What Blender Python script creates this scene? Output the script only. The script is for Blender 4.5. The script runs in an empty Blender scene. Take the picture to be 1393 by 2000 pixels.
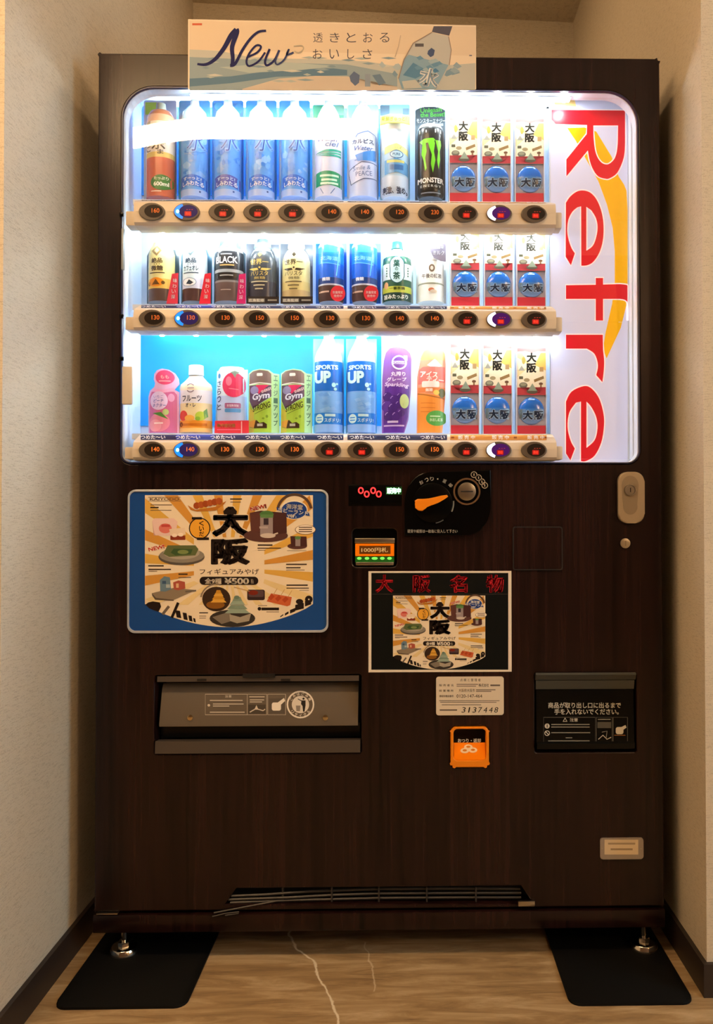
import bpy, bmesh, math, random
from mathutils import Vector, Matrix

scene = bpy.context.scene
COL = scene.collection
random.seed(7)

# ------------------------------------------------------------------ camera
FPX, PPX, PPY = 1500.0, 820.0, 985.0          # focal length and principal point in photo pixels
CAM = Vector((0.0, -1.568, 0.905))
YAW, PITCH, ROLL = math.radians(1.03), math.radians(0.82), math.radians(-0.06)
ROT = (Matrix.Rotation(-YAW, 4, 'Z') @ Matrix.Rotation(math.pi / 2 + PITCH, 4, 'X') @ Matrix.Rotation(ROLL, 4, 'Z'))
cam_data = bpy.data.cameras.new('camera')
cam_data.sensor_width = 36.0
cam_data.sensor_fit = 'AUTO'
cam_data.lens = FPX / 2000.0 * 36.0
cam_data.shift_x = -(PPX - 696.5) / 2000.0
cam_data.shift_y = (PPY - 1000.0) / 2000.0
cam_data.clip_start = 0.02
cam = bpy.data.objects.new('camera', cam_data)
cam.matrix_world = Matrix.Translation(CAM) @ ROT
COL.objects.link(cam)
scene.camera = cam
R3 = ROT.to_3x3()

def P(px, py, y=0.0):
    """measured photo position -> point of the vertical plane at depth y"""
    d = R3 @ Vector(((px - PPX) / FPX, -(py - PPY) / FPX, -1.0))
    t = (y - CAM.y) / d.y
    return CAM + d * t

def PF(px, py, z=0.0):
    """measured photo position -> point of the horizontal plane at height z"""
    d = R3 @ Vector(((px - PPX) / FPX, -(py - PPY) / FPX, -1.0))
    return CAM + d * ((z - CAM.z) / d.z)

# ------------------------------------------------------------------ world, colour management
world = bpy.data.worlds.new('world')
scene.world = world
world.use_nodes = True
world.node_tree.nodes['Background'].inputs[0].default_value = (1.0, 0.8, 0.58, 1)
world.node_tree.nodes['Background'].inputs[1].default_value = 0.05
scene.view_settings.view_transform = 'Standard'
scene.view_settings.look = 'None'
scene.view_settings.exposure = 0.0
scene.view_settings.gamma = 1.0
scene.view_settings.use_curve_mapping = False
scene.cycles.max_bounces = 8
CEILING_LAMP = 54.0       # radiance of the long ceiling lamp
CEILING_LAMP_COL = (1.0, 0.65, 0.34)
NICHE_FILL = 110.0
GLOBE_FILL = 75.0
LED_STRIP = 12.5          # radiance of the light bars over the shelves
REAR_FILL = 32.0
LED_COL = (0.80, 0.94, 1.0)
SIDE_WINDOW = 7.5         # radiance of the frosted window at the corridor's end

# ------------------------------------------------------------------ helpers
def lin(c):
    if isinstance(c, str):
        c = c.lstrip('#')
        c = [int(c[i:i + 2], 16) / 255 for i in (0, 2, 4)]
    return tuple((x / 12.92 if x <= 0.04045 else ((x + 0.055) / 1.055) ** 2.4) for x in c)

def new_mat(name):
    m = bpy.data.materials.new(name)
    m.use_nodes = True
    return m, m.node_tree, m.node_tree.nodes['Principled BSDF']

def plain(name, col, rough=0.5, metal=0.0, emit=0.0, emit_col=None, spec=0.5, noise=0.0):
    m, t, b = new_mat(name)
    c = lin(col)
    b.inputs['Base Color'].default_value = (*c, 1)
    b.inputs['Roughness'].default_value = rough
    b.inputs['Metallic'].default_value = metal
    b.inputs['Specular IOR Level'].default_value = spec
    if emit:
        b.inputs['Emission Color'].default_value = (*(emit_col or c), 1)
        b.inputs['Emission Strength'].default_value = emit
    if noise:
        n = t.nodes.new('ShaderNodeTexNoise'); n.inputs['Scale'].default_value = 60; n.inputs['Detail'].default_value = 4
        bp = t.nodes.new('ShaderNodeBump'); bp.inputs['Strength'].default_value = noise; bp.inputs['Distance'].default_value = 0.002
        tc = t.nodes.new('ShaderNodeTexCoord')
        t.links.new(tc.outputs['Object'], n.inputs['Vector'])
        t.links.new(n.outputs['Fac'], bp.inputs['Height']); t.links.new(bp.outputs['Normal'], b.inputs['Normal'])
    return m

def print_mat(name, rough, emit=0.0, spec=0.4, transmit=0.0):
    m, t, b = new_mat(name)
    a = t.nodes.new('ShaderNodeAttribute'); a.attribute_name = 'ink'
    t.links.new(a.outputs['Color'], b.inputs['Base Color'])
    b.inputs['Roughness'].default_value = rough
    b.inputs['Specular IOR Level'].default_value = spec
    if emit:
        t.links.new(a.outputs['Color'], b.inputs['Emission Color'])
        b.inputs['Emission Strength'].default_value = emit
    return m

M = {}
M['paper'] = print_mat('printed_paper', 0.6, spec=0.12)
M['gloss'] = print_mat('printed_plastic', 0.25)
M['sign'] = print_mat('backlit_sign_film', 0.35, emit=0.34)
M['led_text'] = print_mat('led_digits', 0.5, emit=0.6)
M['led_bright'] = print_mat('led_display', 0.5, emit=5.0)
M['black'] = plain('black_plastic', '#050505', 0.22, spec=0.13)
M['black_matte'] = plain('black_rubber', '#050505', 0.7, noise=0.15, spec=0.2)
M['recess'] = plain('dark_recess', '#0c0908', 0.6)
M['white_plastic'] = plain('white_case_plastic', '#dfeaf8', 0.45)
M['rail'] = plain('cream_rail_plastic', '#d6c9b6', 0.42)
M['rim'] = plain('dark_blue_window_rim', '#23264a', 0.35)
M['bezel'] = plain('dark_bronze_button', '#5e5348', 0.3)
M['bezel_in'] = plain('dark_button_window', '#2a231f', 0.18)
M['bezel_purple'] = plain('violet_lit_button_window', '#2a1130', 0.18, emit=0.5, emit_col=lin('#5a1a78'))
M['bezel_blue'] = plain('blue_lit_button_window', '#231c3a', 0.18, emit=0.4, emit_col=lin('#3a2a70'))
M['blue_led'] = plain('blue_led_crescent', '#1060d0', 0.3, emit=1.5, emit_col=lin('#1878ff'))
M['blue_dot'] = plain('blue_led_dot', '#90d0ff', 0.3, emit=6.0, emit_col=lin('#6ad0ff'))
M['white_led'] = plain('white_led_crescent', '#ffffff', 0.3, emit=2.5, emit_col=lin('#e8e4ff'))
M['metal'] = plain('brushed_steel', '#b9b4a8', 0.28, metal=1.0)
M['chrome'] = plain('chrome', '#d8d4cc', 0.12, metal=1.0)
M['lock_plate'] = plain('champagne_lock_plate', '#b3a692', 0.38, metal=0.55)
M['lock_inner'] = plain('lock_recess_metal', '#968b7a', 0.4, metal=0.5)
M['orange'] = plain('orange_plastic', '#f08a10', 0.35)
M['orange_glow'] = plain('orange_plastic_added_glow', '#f57c00', 0.3, emit=0.18)  # weak emission added so the shaded coin tray looks bright
M['flap'] = plain('smoked_flap_plastic', '#665c50', 0.25)
M['flap_dark'] = plain('smoked_dark_plastic', '#3d3832', 0.3)
M['flap_lip'] = plain('brown_grey_lip', '#4a423b', 0.4)
M['grey_flap'] = plain('grey_green_flap', '#3a3d3a', 0.4)
M['flap_black'] = plain('black_glossy_flap', '#090a0a', 0.2, spec=0.2)
M['blue_frame'] = plain('blue_ad_panel_plastic', '#12488f', 0.32)
M['trim_clear'] = plain('pale_trim', '#c9d2de', 0.25, metal=0.4)
M['baseboard'] = plain('dark_vinyl_baseboard', '#2c2320', 0.45)
M['lamp_house'] = plain('lamp_housing', '#dedad2', 0.5)
M['lamp_glow'] = plain('lamp_diffuser', '#ffffff', 0.5, emit=CEILING_LAMP, emit_col=CEILING_LAMP_COL)
M['window_pane'] = plain('frosted_window_pane', '#dfe8f0', 0.6, emit=SIDE_WINDOW, emit_col=(0.55, 0.84, 1.0))
M['window_frame'] = plain('grey_window_frame', '#8a8880', 0.5)
M['fill_globe_glow'] = plain('fill_globe_glass', '#ffffff', 0.5, emit=GLOBE_FILL, emit_col=CEILING_LAMP_COL)
M['niche_fill_glow'] = plain('niche_fill_lens', '#ffffff', 0.5, emit=NICHE_FILL, emit_col=CEILING_LAMP_COL)
M['led_glow'] = plain('led_diffuser', '#ffffff', 0.5, emit=LED_STRIP, emit_col=LED_COL)
M['rear_fill_glow'] = plain('rear_fill_diffuser', '#ffffff', 0.5, emit=REAR_FILL, emit_col=LED_COL)
M['led_point'] = plain('led_point', '#ffffff', 0.5, emit=LED_STRIP * 20, emit_col=(0.9, 0.97, 1.0))
M['cyan_panel'] = plain('blue_back_panel', '#0a96e0', 0.5)
M['lime'] = plain('lime_plastic', '#8fbf2c', 0.4)
M['white_cap'] = plain('white_cap_plastic', '#eef4f4', 0.4)
M['teal_cap'] = plain('teal_cap_plastic', '#2f9a96', 0.4)
M['black_cap'] = plain('dark_metal_cap', '#4e5a60', 0.3, metal=0.5)
M['gold_cap'] = plain('pale_gold_cap', '#cfc9a0', 0.3, metal=0.4)
M['vent'] = plain('grey_vent_slat', '#2c2927', 0.45)
M['silver'] = plain('silver_label_holder', '#a79f98', 0.4, metal=0.4)
M['clear_tab'] = plain('grey_tab', '#98a2a8', 0.4)

# glass pane: clear with a Fresnel reflection
gm, gt, gb = new_mat('window_glass')
gt.nodes.remove(gb)
tr = gt.nodes.new('ShaderNodeBsdfTransparent'); gl = gt.nodes.new('ShaderNodeBsdfGlossy'); lw = gt.nodes.new('ShaderNodeLayerWeight'); pw = gt.nodes.new('ShaderNodeMath'); fr = gt.nodes.new('ShaderNodeMath'); mx = gt.nodes.new('ShaderNodeMixShader')
gl.inputs['Roughness'].default_value = 0.0
lw.inputs['Blend'].default_value = 0.5
pw.operation = 'POWER'; pw.inputs[1].default_value = 5.0
fr.operation = 'MULTIPLY_ADD'; fr.inputs[1].default_value = 0.95; fr.inputs[2].default_value = 0.045   # Schlick reflectance
gt.links.new(lw.outputs['Facing'], pw.inputs[0]); gt.links.new(pw.outputs[0], fr.inputs[0])
gt.links.new(fr.outputs[0], mx.inputs[0]); gt.links.new(tr.outputs[0], mx.inputs[1]); gt.links.new(gl.outputs[0], mx.inputs[2])
gt.links.new(mx.outputs[0], gt.nodes['Material Output'].inputs[0])
M['glass'] = gm

# dark wood-grain vinyl on the machine
def wood_mat():
    m, t, b = new_mat('dark_woodgrain_vinyl')
    tc = t.nodes.new('ShaderNodeTexCoord'); mp = t.nodes.new('ShaderNodeMapping')
    mp.inputs['Scale'].default_value = (90, 90, 2.2)
    n = t.nodes.new('ShaderNodeTexNoise'); n.inputs['Scale'].default_value = 1.0; n.inputs['Detail'].default_value = 7; n.inputs['Roughness'].default_value = 0.65
    mp2 = t.nodes.new('ShaderNodeMapping'); mp2.inputs['Scale'].default_value = (9, 9, 0.5)
    n2 = t.nodes.new('ShaderNodeTexNoise'); n2.inputs['Scale'].default_value = 1.0; n2.inputs['Detail'].default_value = 3
    mixf = t.nodes.new('ShaderNodeMath'); mixf.operation = 'MULTIPLY_ADD'; mixf.inputs[1].default_value = 0.6
    mul = t.nodes.new('ShaderNodeMath'); mul.operation = 'MULTIPLY'; mul.inputs[1].default_value = 0.4
    r = t.nodes.new('ShaderNodeValToRGB')
    r.color_ramp.elements[0].position = 0.36; r.color_ramp.elements[0].color = (0.0022, 0.0007, 0.0007, 1)
    r.color_ramp.elements[1].position = 0.68; r.color_ramp.elements[1].color = (0.0270, 0.0090, 0.0075, 1)
    t.links.new(tc.outputs['Object'], mp.inputs[0]); t.links.new(mp.outputs[0], n.inputs[0])
    t.links.new(tc.outputs['Object'], mp2.inputs[0]); t.links.new(mp2.outputs[0], n2.inputs[0])
    t.links.new(n2.outputs[0], mul.inputs[0]); t.links.new(n.outputs[0], mixf.inputs[0]); t.links.new(mul.outputs[0], mixf.inputs[2])
    t.links.new(mixf.outputs[0], r.inputs[0]); t.links.new(r.outputs[0], b.inputs['Base Color'])
    bp = t.nodes.new('ShaderNodeBump'); bp.inputs['Strength'].default_value = 0.35; bp.inputs['Distance'].default_value = 0.0006
    t.links.new(n.outputs[0], bp.inputs['Height']); t.links.new(bp.outputs[0], b.inputs['Normal'])
    b.inputs['Roughness'].default_value = 0.27
    b.inputs['Specular IOR Level'].default_value = 0.34
    return m
M['wood'] = wood_mat()

def wallpaper():
    m, t, b = new_mat('woven_beige_wallpaper')
    tc = t.nodes.new('ShaderNodeTexCoord')
    n = t.nodes.new('ShaderNodeTexNoise'); n.inputs['Scale'].default_value = 420; n.inputs['Detail'].default_value = 3
    mp = t.nodes.new('ShaderNodeMapping'); mp.inputs['Scale'].default_value = (60, 60, 500)
    n2 = t.nodes.new('ShaderNodeTexNoise'); n2.inputs['Scale'].default_value = 1.0; n2.inputs['Detail'].default_value = 2
    ad = t.nodes.new('ShaderNodeMath'); ad.operation = 'ADD'
    r = t.nodes.new('ShaderNodeValToRGB')
    r.color_ramp.elements[0].position = 0.7; r.color_ramp.elements[0].color = (*lin('#b9ad98'), 1)
    r.color_ramp.elements[1].position = 1.3; r.color_ramp.elements[1].color = (*lin('#d3c8b4'), 1)
    bp = t.nodes.new('ShaderNodeBump'); bp.inputs['Strength'].default_value = 0.25; bp.inputs['Distance'].default_value = 0.001
    t.links.new(tc.outputs['Object'], n.inputs[0]); t.links.new(tc.outputs['Object'], mp.inputs[0]); t.links.new(mp.outputs[0], n2.inputs[0])
    t.links.new(n.outputs[0], ad.inputs[0]); t.links.new(n2.outputs[0], ad.inputs[1])
    t.links.new(ad.outputs[0], r.inputs[0]); t.links.new(r.outputs[0], b.inputs['Base Color'])
    t.links.new(ad.outputs[0], bp.inputs['Height']); t.links.new(bp.outputs[0], b.inputs['Normal'])
    b.inputs['Roughness'].default_value = 0.85
    return m
M['wallpaper'] = wallpaper()

def marble():
    m, t, b = new_mat('brown_marble_floor')
    tc = t.nodes.new('ShaderNodeTexCoord')
    mp = t.nodes.new('ShaderNodeMapping'); mp.inputs['Scale'].default_value = (3.0, 22, 1)
    n = t.nodes.new('ShaderNodeTexNoise'); n.inputs['Scale'].default_value = 1.6; n.inputs['Detail'].default_value = 9; n.inputs['Roughness'].default_value = 0.7; n.inputs['Distortion'].default_value = 0.7
    r = t.nodes.new('ShaderNodeValToRGB')
    e = r.color_ramp.elements
    e[0].position = 0.32; e[0].color = (*lin('#7d6549'), 1)
    e[1].position = 0.70; e[1].color = (*lin('#cbb391'), 1)
    k = e.new(0.47); k.color = (*lin('#a1855f'), 1)
    k = e.new(0.56); k.color = (*lin('#b39a75'), 1)
    t.links.new(tc.outputs['Object'], mp.inputs[0]); t.links.new(mp.outputs[0], n.inputs[0]); t.links.new(n.outputs[0], r.inputs[0])
    # pale vein wandering across the stone: |x - curve(y)|
    sep = t.nodes.new('ShaderNodeSeparateXYZ'); t.links.new(tc.outputs['Object'], sep.inputs[0])
    def vein(points, width):
        ys = [p[1] for p in points]; y0, y1 = min(ys) - 0.02, max(ys) + 0.02
        xs = [p[0] for p in points]; x0, x1 = min(xs) - 0.02, max(xs) + 0.02
        mr = t.nodes.new('ShaderNodeMapRange'); mr.inputs[1].default_value = y0; mr.inputs[2].default_value = y1
        t.links.new(sep.outputs[1], mr.inputs[0])
        fc = t.nodes.new('ShaderNodeFloatCurve')
        cv = fc.mapping.curves[0]
        pts = sorted([((p[1] - y0) / (y1 - y0), (p[0] - x0) / (x1 - x0)) for p in points])
        cv.points[0].location = (0, pts[0][1]); cv.points[1].location = (1, pts[-1][1])
        for q in pts:
            c = cv.points.new(*q); c.handle_type = 'VECTOR'
        fc.mapping.update()
        t.links.new(mr.outputs[0], fc.inputs[1])
        mr2 = t.nodes.new('ShaderNodeMapRange'); mr2.inputs[3].default_value = x0; mr2.inputs[4].default_value = x1
        t.links.new(fc.outputs[0], mr2.inputs[0])
        nz = t.nodes.new('ShaderNodeTexNoise'); nz.inputs['Scale'].default_value = 30; nz.inputs['Detail'].default_value = 4
        t.links.new(tc.outputs['Object'], nz.inputs[0])
        nm = t.nodes.new('ShaderNodeMath'); nm.operation = 'MULTIPLY_ADD'; nm.inputs[1].default_value = 0.02; nm.inputs[2].default_value = -0.01
        t.links.new(nz.outputs[0], nm.inputs[0])
        s1 = t.nodes.new('ShaderNodeMath'); s1.operation = 'SUBTRACT'; t.links.new(sep.outputs[0], s1.inputs[0]); t.links.new(mr2.outputs[0], s1.inputs[1])
        s2 = t.nodes.new('ShaderNodeMath'); s2.operation = 'ADD'; t.links.new(s1.outputs[0], s2.inputs[0]); t.links.new(nm.outputs[0], s2.inputs[1])
        ab = t.nodes.new('ShaderNodeMath'); ab.operation = 'ABSOLUTE'; t.links.new(s2.outputs[0], ab.inputs[0])
        mk = t.nodes.new('ShaderNodeMapRange'); mk.inputs[1].default_value = width * 0.35; mk.inputs[2].default_value = width; mk.inputs[3].default_value = 0.85; mk.inputs[4].default_value = 0.0
        t.links.new(ab.outputs[0], mk.inputs[0])
        # only along the vein's own length
        win = t.nodes.new('ShaderNodeMath'); win.operation = 'COMPARE'; win.inputs[1].default_value = 0.5; win.inputs[2].default_value = 0.49
        t.links.new(mr.outputs[0], win.inputs[0])
        mm = t.nodes.new('ShaderNodeMath'); mm.operation = 'MULTIPLY'; t.links.new(mk.outputs[0], mm.inputs[0]); t.links.new(win.outputs[0], mm.inputs[1])
        return mm
    v1 = vein([(p.x, p.y) for p in [PF(563, 1822), PF(580, 1853), PF(612, 1875), PF(618, 1902), PF(640, 1940), PF(660, 1985), PF(668, 2040)]], 0.0034)
    v2 = vein([(p.x, p.y) for p in [PF(714, 1850), PF(728, 1890), PF(731, 1925)]], 0.0022)
    mx1 = t.nodes.new('ShaderNodeMath'); mx1.operation = 'MAXIMUM'
    hv = t.nodes.new('ShaderNodeMath'); hv.operation = 'MULTIPLY'; hv.inputs[1].default_value = 0.45
    t.links.new(v2.outputs[0], hv.inputs[0])
    t.links.new(v1.outputs[0], mx1.inputs[0]); t.links.new(hv.outputs[0], mx1.inputs[1])
    mix = t.nodes.new('ShaderNodeMix'); mix.data_type = 'RGBA'
    mix.inputs[7].default_value = (*lin('#efe3cc'), 1)
    t.links.new(mx1.outputs[0], mix.inputs[0]); t.links.new(r.outputs[0], mix.inputs[6]); t.links.new(mix.outputs[2], b.inputs['Base Color'])
    b.inputs['Roughness'].default_value = 0.33
    return m
M['marble'] = marble()

# ---- meshes
def link(name, me, mat, parent=None):
    o = bpy.data.objects.new(name, me)
    COL.objects.link(o)
    for m in (mat if isinstance(mat, (list, tuple)) else [mat]):
        if m is not None:
            me.materials.append(m)
    if parent is not None:
        o.parent = parent
        base = Vector((0, 0, 0)); p = parent
        while p is not None:
            base += p.location; p = p.parent
        o.location = -base
    return o

def from_bm(name, bm, mat, parent=None, smooth=False, angle=None):
    bmesh.ops.recalc_face_normals(bm, faces=bm.faces[:])
    me = bpy.data.meshes.new(name)
    bm.to_mesh(me); bm.free()
    if smooth:
        me.polygons.foreach_set('use_smooth', [True] * len(me.polygons))
    o = link(name, me, mat, parent)
    if smooth and angle:
        me.set_sharp_from_angle(angle=math.radians(angle))
    return o

def tag(o, label=None, cat=None, group=None, kind=None):
    if label: o['label'] = label
    if cat: o['category'] = cat
    if group: o['group'] = group
    if kind: o['kind'] = kind
    return o

def empty(name, loc, label=None, cat=None, group=None):
    o = bpy.data.objects.new(name, None)
    o.empty_display_size = 0.05
    COL.objects.link(o)
    o.location = loc
    return tag(o, label, cat, group)

def box(name, x0, x1, y0, y1, z0, z1, mat, parent=None, bevel=0.0, seg=2):
    bm = bmesh.new()
    bmesh.ops.create_cube(bm, size=1)
    for v in bm.verts:
        v.co = Vector(((x0 + x1) / 2 + v.co.x * (x1 - x0), (y0 + y1) / 2 + v.co.y * (y1 - y0), (z0 + z1) / 2 + v.co.z * (z1 - z0)))
    if bevel:
        bmesh.ops.bevel(bm, geom=bm.edges[:], offset=bevel, segments=seg, profile=0.5, affect='EDGES')
    return from_bm(name, bm, mat, parent, smooth=bool(bevel), angle=40)

def pbox(name, ax, ay, bx, by, y0, y1, mat, parent=None, bevel=0.0, ref=None):
    """box between two measured corners, its front at depth y0"""
    a = P(ax, ay, y0 if ref is None else ref); b = P(bx, by, y0 if ref is None else ref)
    return box(name, min(a.x, b.x), max(a.x, b.x), y0, y1, min(a.z, b.z), max(a.z, b.z), mat, parent, bevel)

def rrect(x0, z0, x1, z1, r, n=6):
    """rounded rectangle; r = one radius or (low-left, low-right, up-right, up-left)"""
    if not isinstance(r, (tuple, list)): r = (r,) * 4
    pts = []
    for (cx, cz, a0, rr) in ((x0 + r[0], z0 + r[0], 180, r[0]), (x1 - r[1], z0 + r[1], 270, r[1]), (x1 - r[2], z1 - r[2], 0, r[2]), (x0 + r[3], z1 - r[3], 90, r[3])):
        for i in range(n + 1):
            a = math.radians(a0 + 90 * i / n)
            pts.append((cx + rr * math.cos(a), cz + rr * math.sin(a)))
            if rr == 0: break
    return pts

def prr(ax, ay, bx, by, rpx, y=0.0, n=6):
    a = P(ax, by, y); b = P(bx, ay, y)
    s = (b.x - a.x) / (bx - ax)
    r = tuple(q * s for q in rpx) if isinstance(rpx, (tuple, list)) else rpx * s
    return rrect(a.x, a.z, b.x, b.z, r, n)

def ell(cx, cz, rx, rz, n=28, a0=0, a1=360):
    full = abs(a1 - a0) >= 359.9
    k = n if full else n + 1
    return [(cx + rx * math.cos(math.radians(a0 + (a1 - a0) * i / n)), cz + rz * math.sin(math.radians(a0 + (a1 - a0) * i / n))) for i in range(k)]

def plate(name, outer, holes, y0, y1, mat, parent=None, bevel=0.0):
    """solid slab in the XZ plane between depths y0 (front) and y1, with through holes"""
    bm = bmesh.new()
    loops = []
    for L in [outer] + list(holes):
        vs = [bm.verts.new((p[0], y0, p[1])) for p in L]
        for i in range(len(vs)): bm.edges.new((vs[i], vs[(i + 1) % len(vs)]))
        loops.append(vs)
    if holes:
        bmesh.ops.triangle_fill(bm, use_beauty=True, use_dissolve=False, edges=bm.edges[:])
    else:
        bm.faces.new(loops[0])
    fr = bm.faces[:]
    back = {v: bm.verts.new((v.co.x, y1, v.co.z)) for v in list(bm.verts)}
    for f in fr:
        bm.faces.new([back[v] for v in reversed(f.verts)])
    side = []
    for vs in loops:
        for i in range(len(vs)):
            a, b = vs[i], vs[(i + 1) % len(vs)]
            side.append(bm.faces.new((a, b, back[b], back[a])))
    if bevel:
        es = [e for e in bm.edges if abs(e.verts[0].co.y - y0) < 1e-7 and abs(e.verts[1].co.y - y0) < 1e-7 and any(f in side for f in e.link_faces)]
        bmesh.ops.bevel(bm, geom=es, offset=bevel, segments=2, profile=0.5, affect='EDGES')
    return from_bm(name, bm, mat, parent)

def cyl(name, c, axis, r, h, mat, parent=None, n=24, r2=None, bevel=0.0):
    bm = bmesh.new()
    bmesh.ops.create_cone(bm, cap_ends=True, segments=n, radius1=r, radius2=r if r2 is None else r2, depth=h)
    rot = {'z': Matrix.Identity(4), 'y': Matrix.Rotation(math.pi / 2, 4, 'X'), 'x': Matrix.Rotation(math.pi / 2, 4, 'Y')}[axis]
    bmesh.ops.transform(bm, matrix=Matrix.Translation(c) @ rot, verts=bm.verts[:])
    if bevel:
        es = [e for e in bm.edges if len(e.link_faces) == 2 and e.calc_face_angle(0) > 1.0]
        bmesh.ops.bevel(bm, geom=es, offset=bevel, segments=2, profile=0.5, affect='EDGES')
    return from_bm(name, bm, mat, parent, smooth=True, angle=40)

def ring(name, cx, cz, rx, rz, hole, y0, y1, mat, parent=None, n=28):
    return plate(name, ell(cx, cz, rx, rz, n), [ell(cx, cz, rx * hole, rz * hole, n)], y0, y1, mat, parent)

def extrude_x(name, prof, x0, x1, mat, parent=None, smooth=True):
    bm = bmesh.new()
    a = [bm.verts.new((x0, p[0], p[1])) for p in prof]; b = [bm.verts.new((x1, p[0], p[1])) for p in prof]
    bm.faces.new(a); bm.faces.new(list(reversed(b)))
    for i in range(len(prof)):
        j = (i + 1) % len(prof)
        bm.faces.new((a[i], b[i], b[j], a[j]))
    return from_bm(name, bm, mat, parent, smooth=smooth, angle=30)

def tube(name, pts, r, mat, parent=None, n=8):
    bm = bmesh.new(); rings = []
    for i, p in enumerate(pts):
        p = Vector(p); d = (Vector(pts[min(i + 1, len(pts) - 1)]) - Vector(pts[max(i - 1, 0)])).normalized()
        u = d.orthogonal().normalized(); w = d.cross(u)
        if rings and True:
            ref = rings[-1][0].co - Vector(pts[i - 1]); u = (ref - d * ref.dot(d)).normalized(); w = d.cross(u)
        rings.append([bm.verts.new(p + (u * math.cos(2 * math.pi * k / n) + w * math.sin(2 * math.pi * k / n)) * r) for k in range(n)])
    for a, b in zip(rings, rings[1:]):
        for k in range(n):
            bm.faces.new((a[k], a[(k + 1) % n], b[(k + 1) % n], b[k]))
    bm.faces.new(rings[0]); bm.faces.new(rings[-1])
    return from_bm(name, bm, mat, parent, smooth=True, angle=50)

# ---- flat print: coloured shapes and lettering laid over each other as thin ink layers
_tc = {}
_txt = bpy.data.curves.new('lettering', 'FONT'); _txt.resolution_u = 3
_txo = bpy.data.objects.new('lettering', _txt)
def glyphs(s, bold):
    k = (s, bold)
    if k not in _tc:
        _txt.body = s; _txt.offset = min(bold, 0.0)
        me = _txo.to_mesh()
        vs = [(v.co.x, v.co.y) for v in me.vertices]; fs = [tuple(p.vertices) for p in me.polygons]
        _txo.to_mesh_clear()
        if bold > 0:                             # heavier strokes: run a band along every outline
            cnt = {}
            for f in fs:
                for i in range(len(f)):
                    e = tuple(sorted((f[i], f[(i + 1) % len(f)]))); cnt[e] = cnt.get(e, 0) + 1
            for (i, j), c in cnt.items():
                if c == 1:
                    p, q = Vector(vs[i]), Vector(vs[j]); d = q - p
                    if d.length < 1e-6: continue
                    d.normalize(); n = Vector((-d.y, d.x)) * bold; d *= bold * 0.7
                    o = len(vs)
                    vs += [tuple(p - d + n), tuple(p - d - n), tuple(q + d - n), tuple(q + d + n)]; fs.append((o, o + 1, o + 2, o + 3))
        xs = [v[0] for v in vs] or [0, 1]; ys = [v[1] for v in vs] or [0, 1]
        _tc[k] = (vs, fs, (min(xs), min(ys), max(xs), max(ys)))
    return _tc[k]

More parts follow.
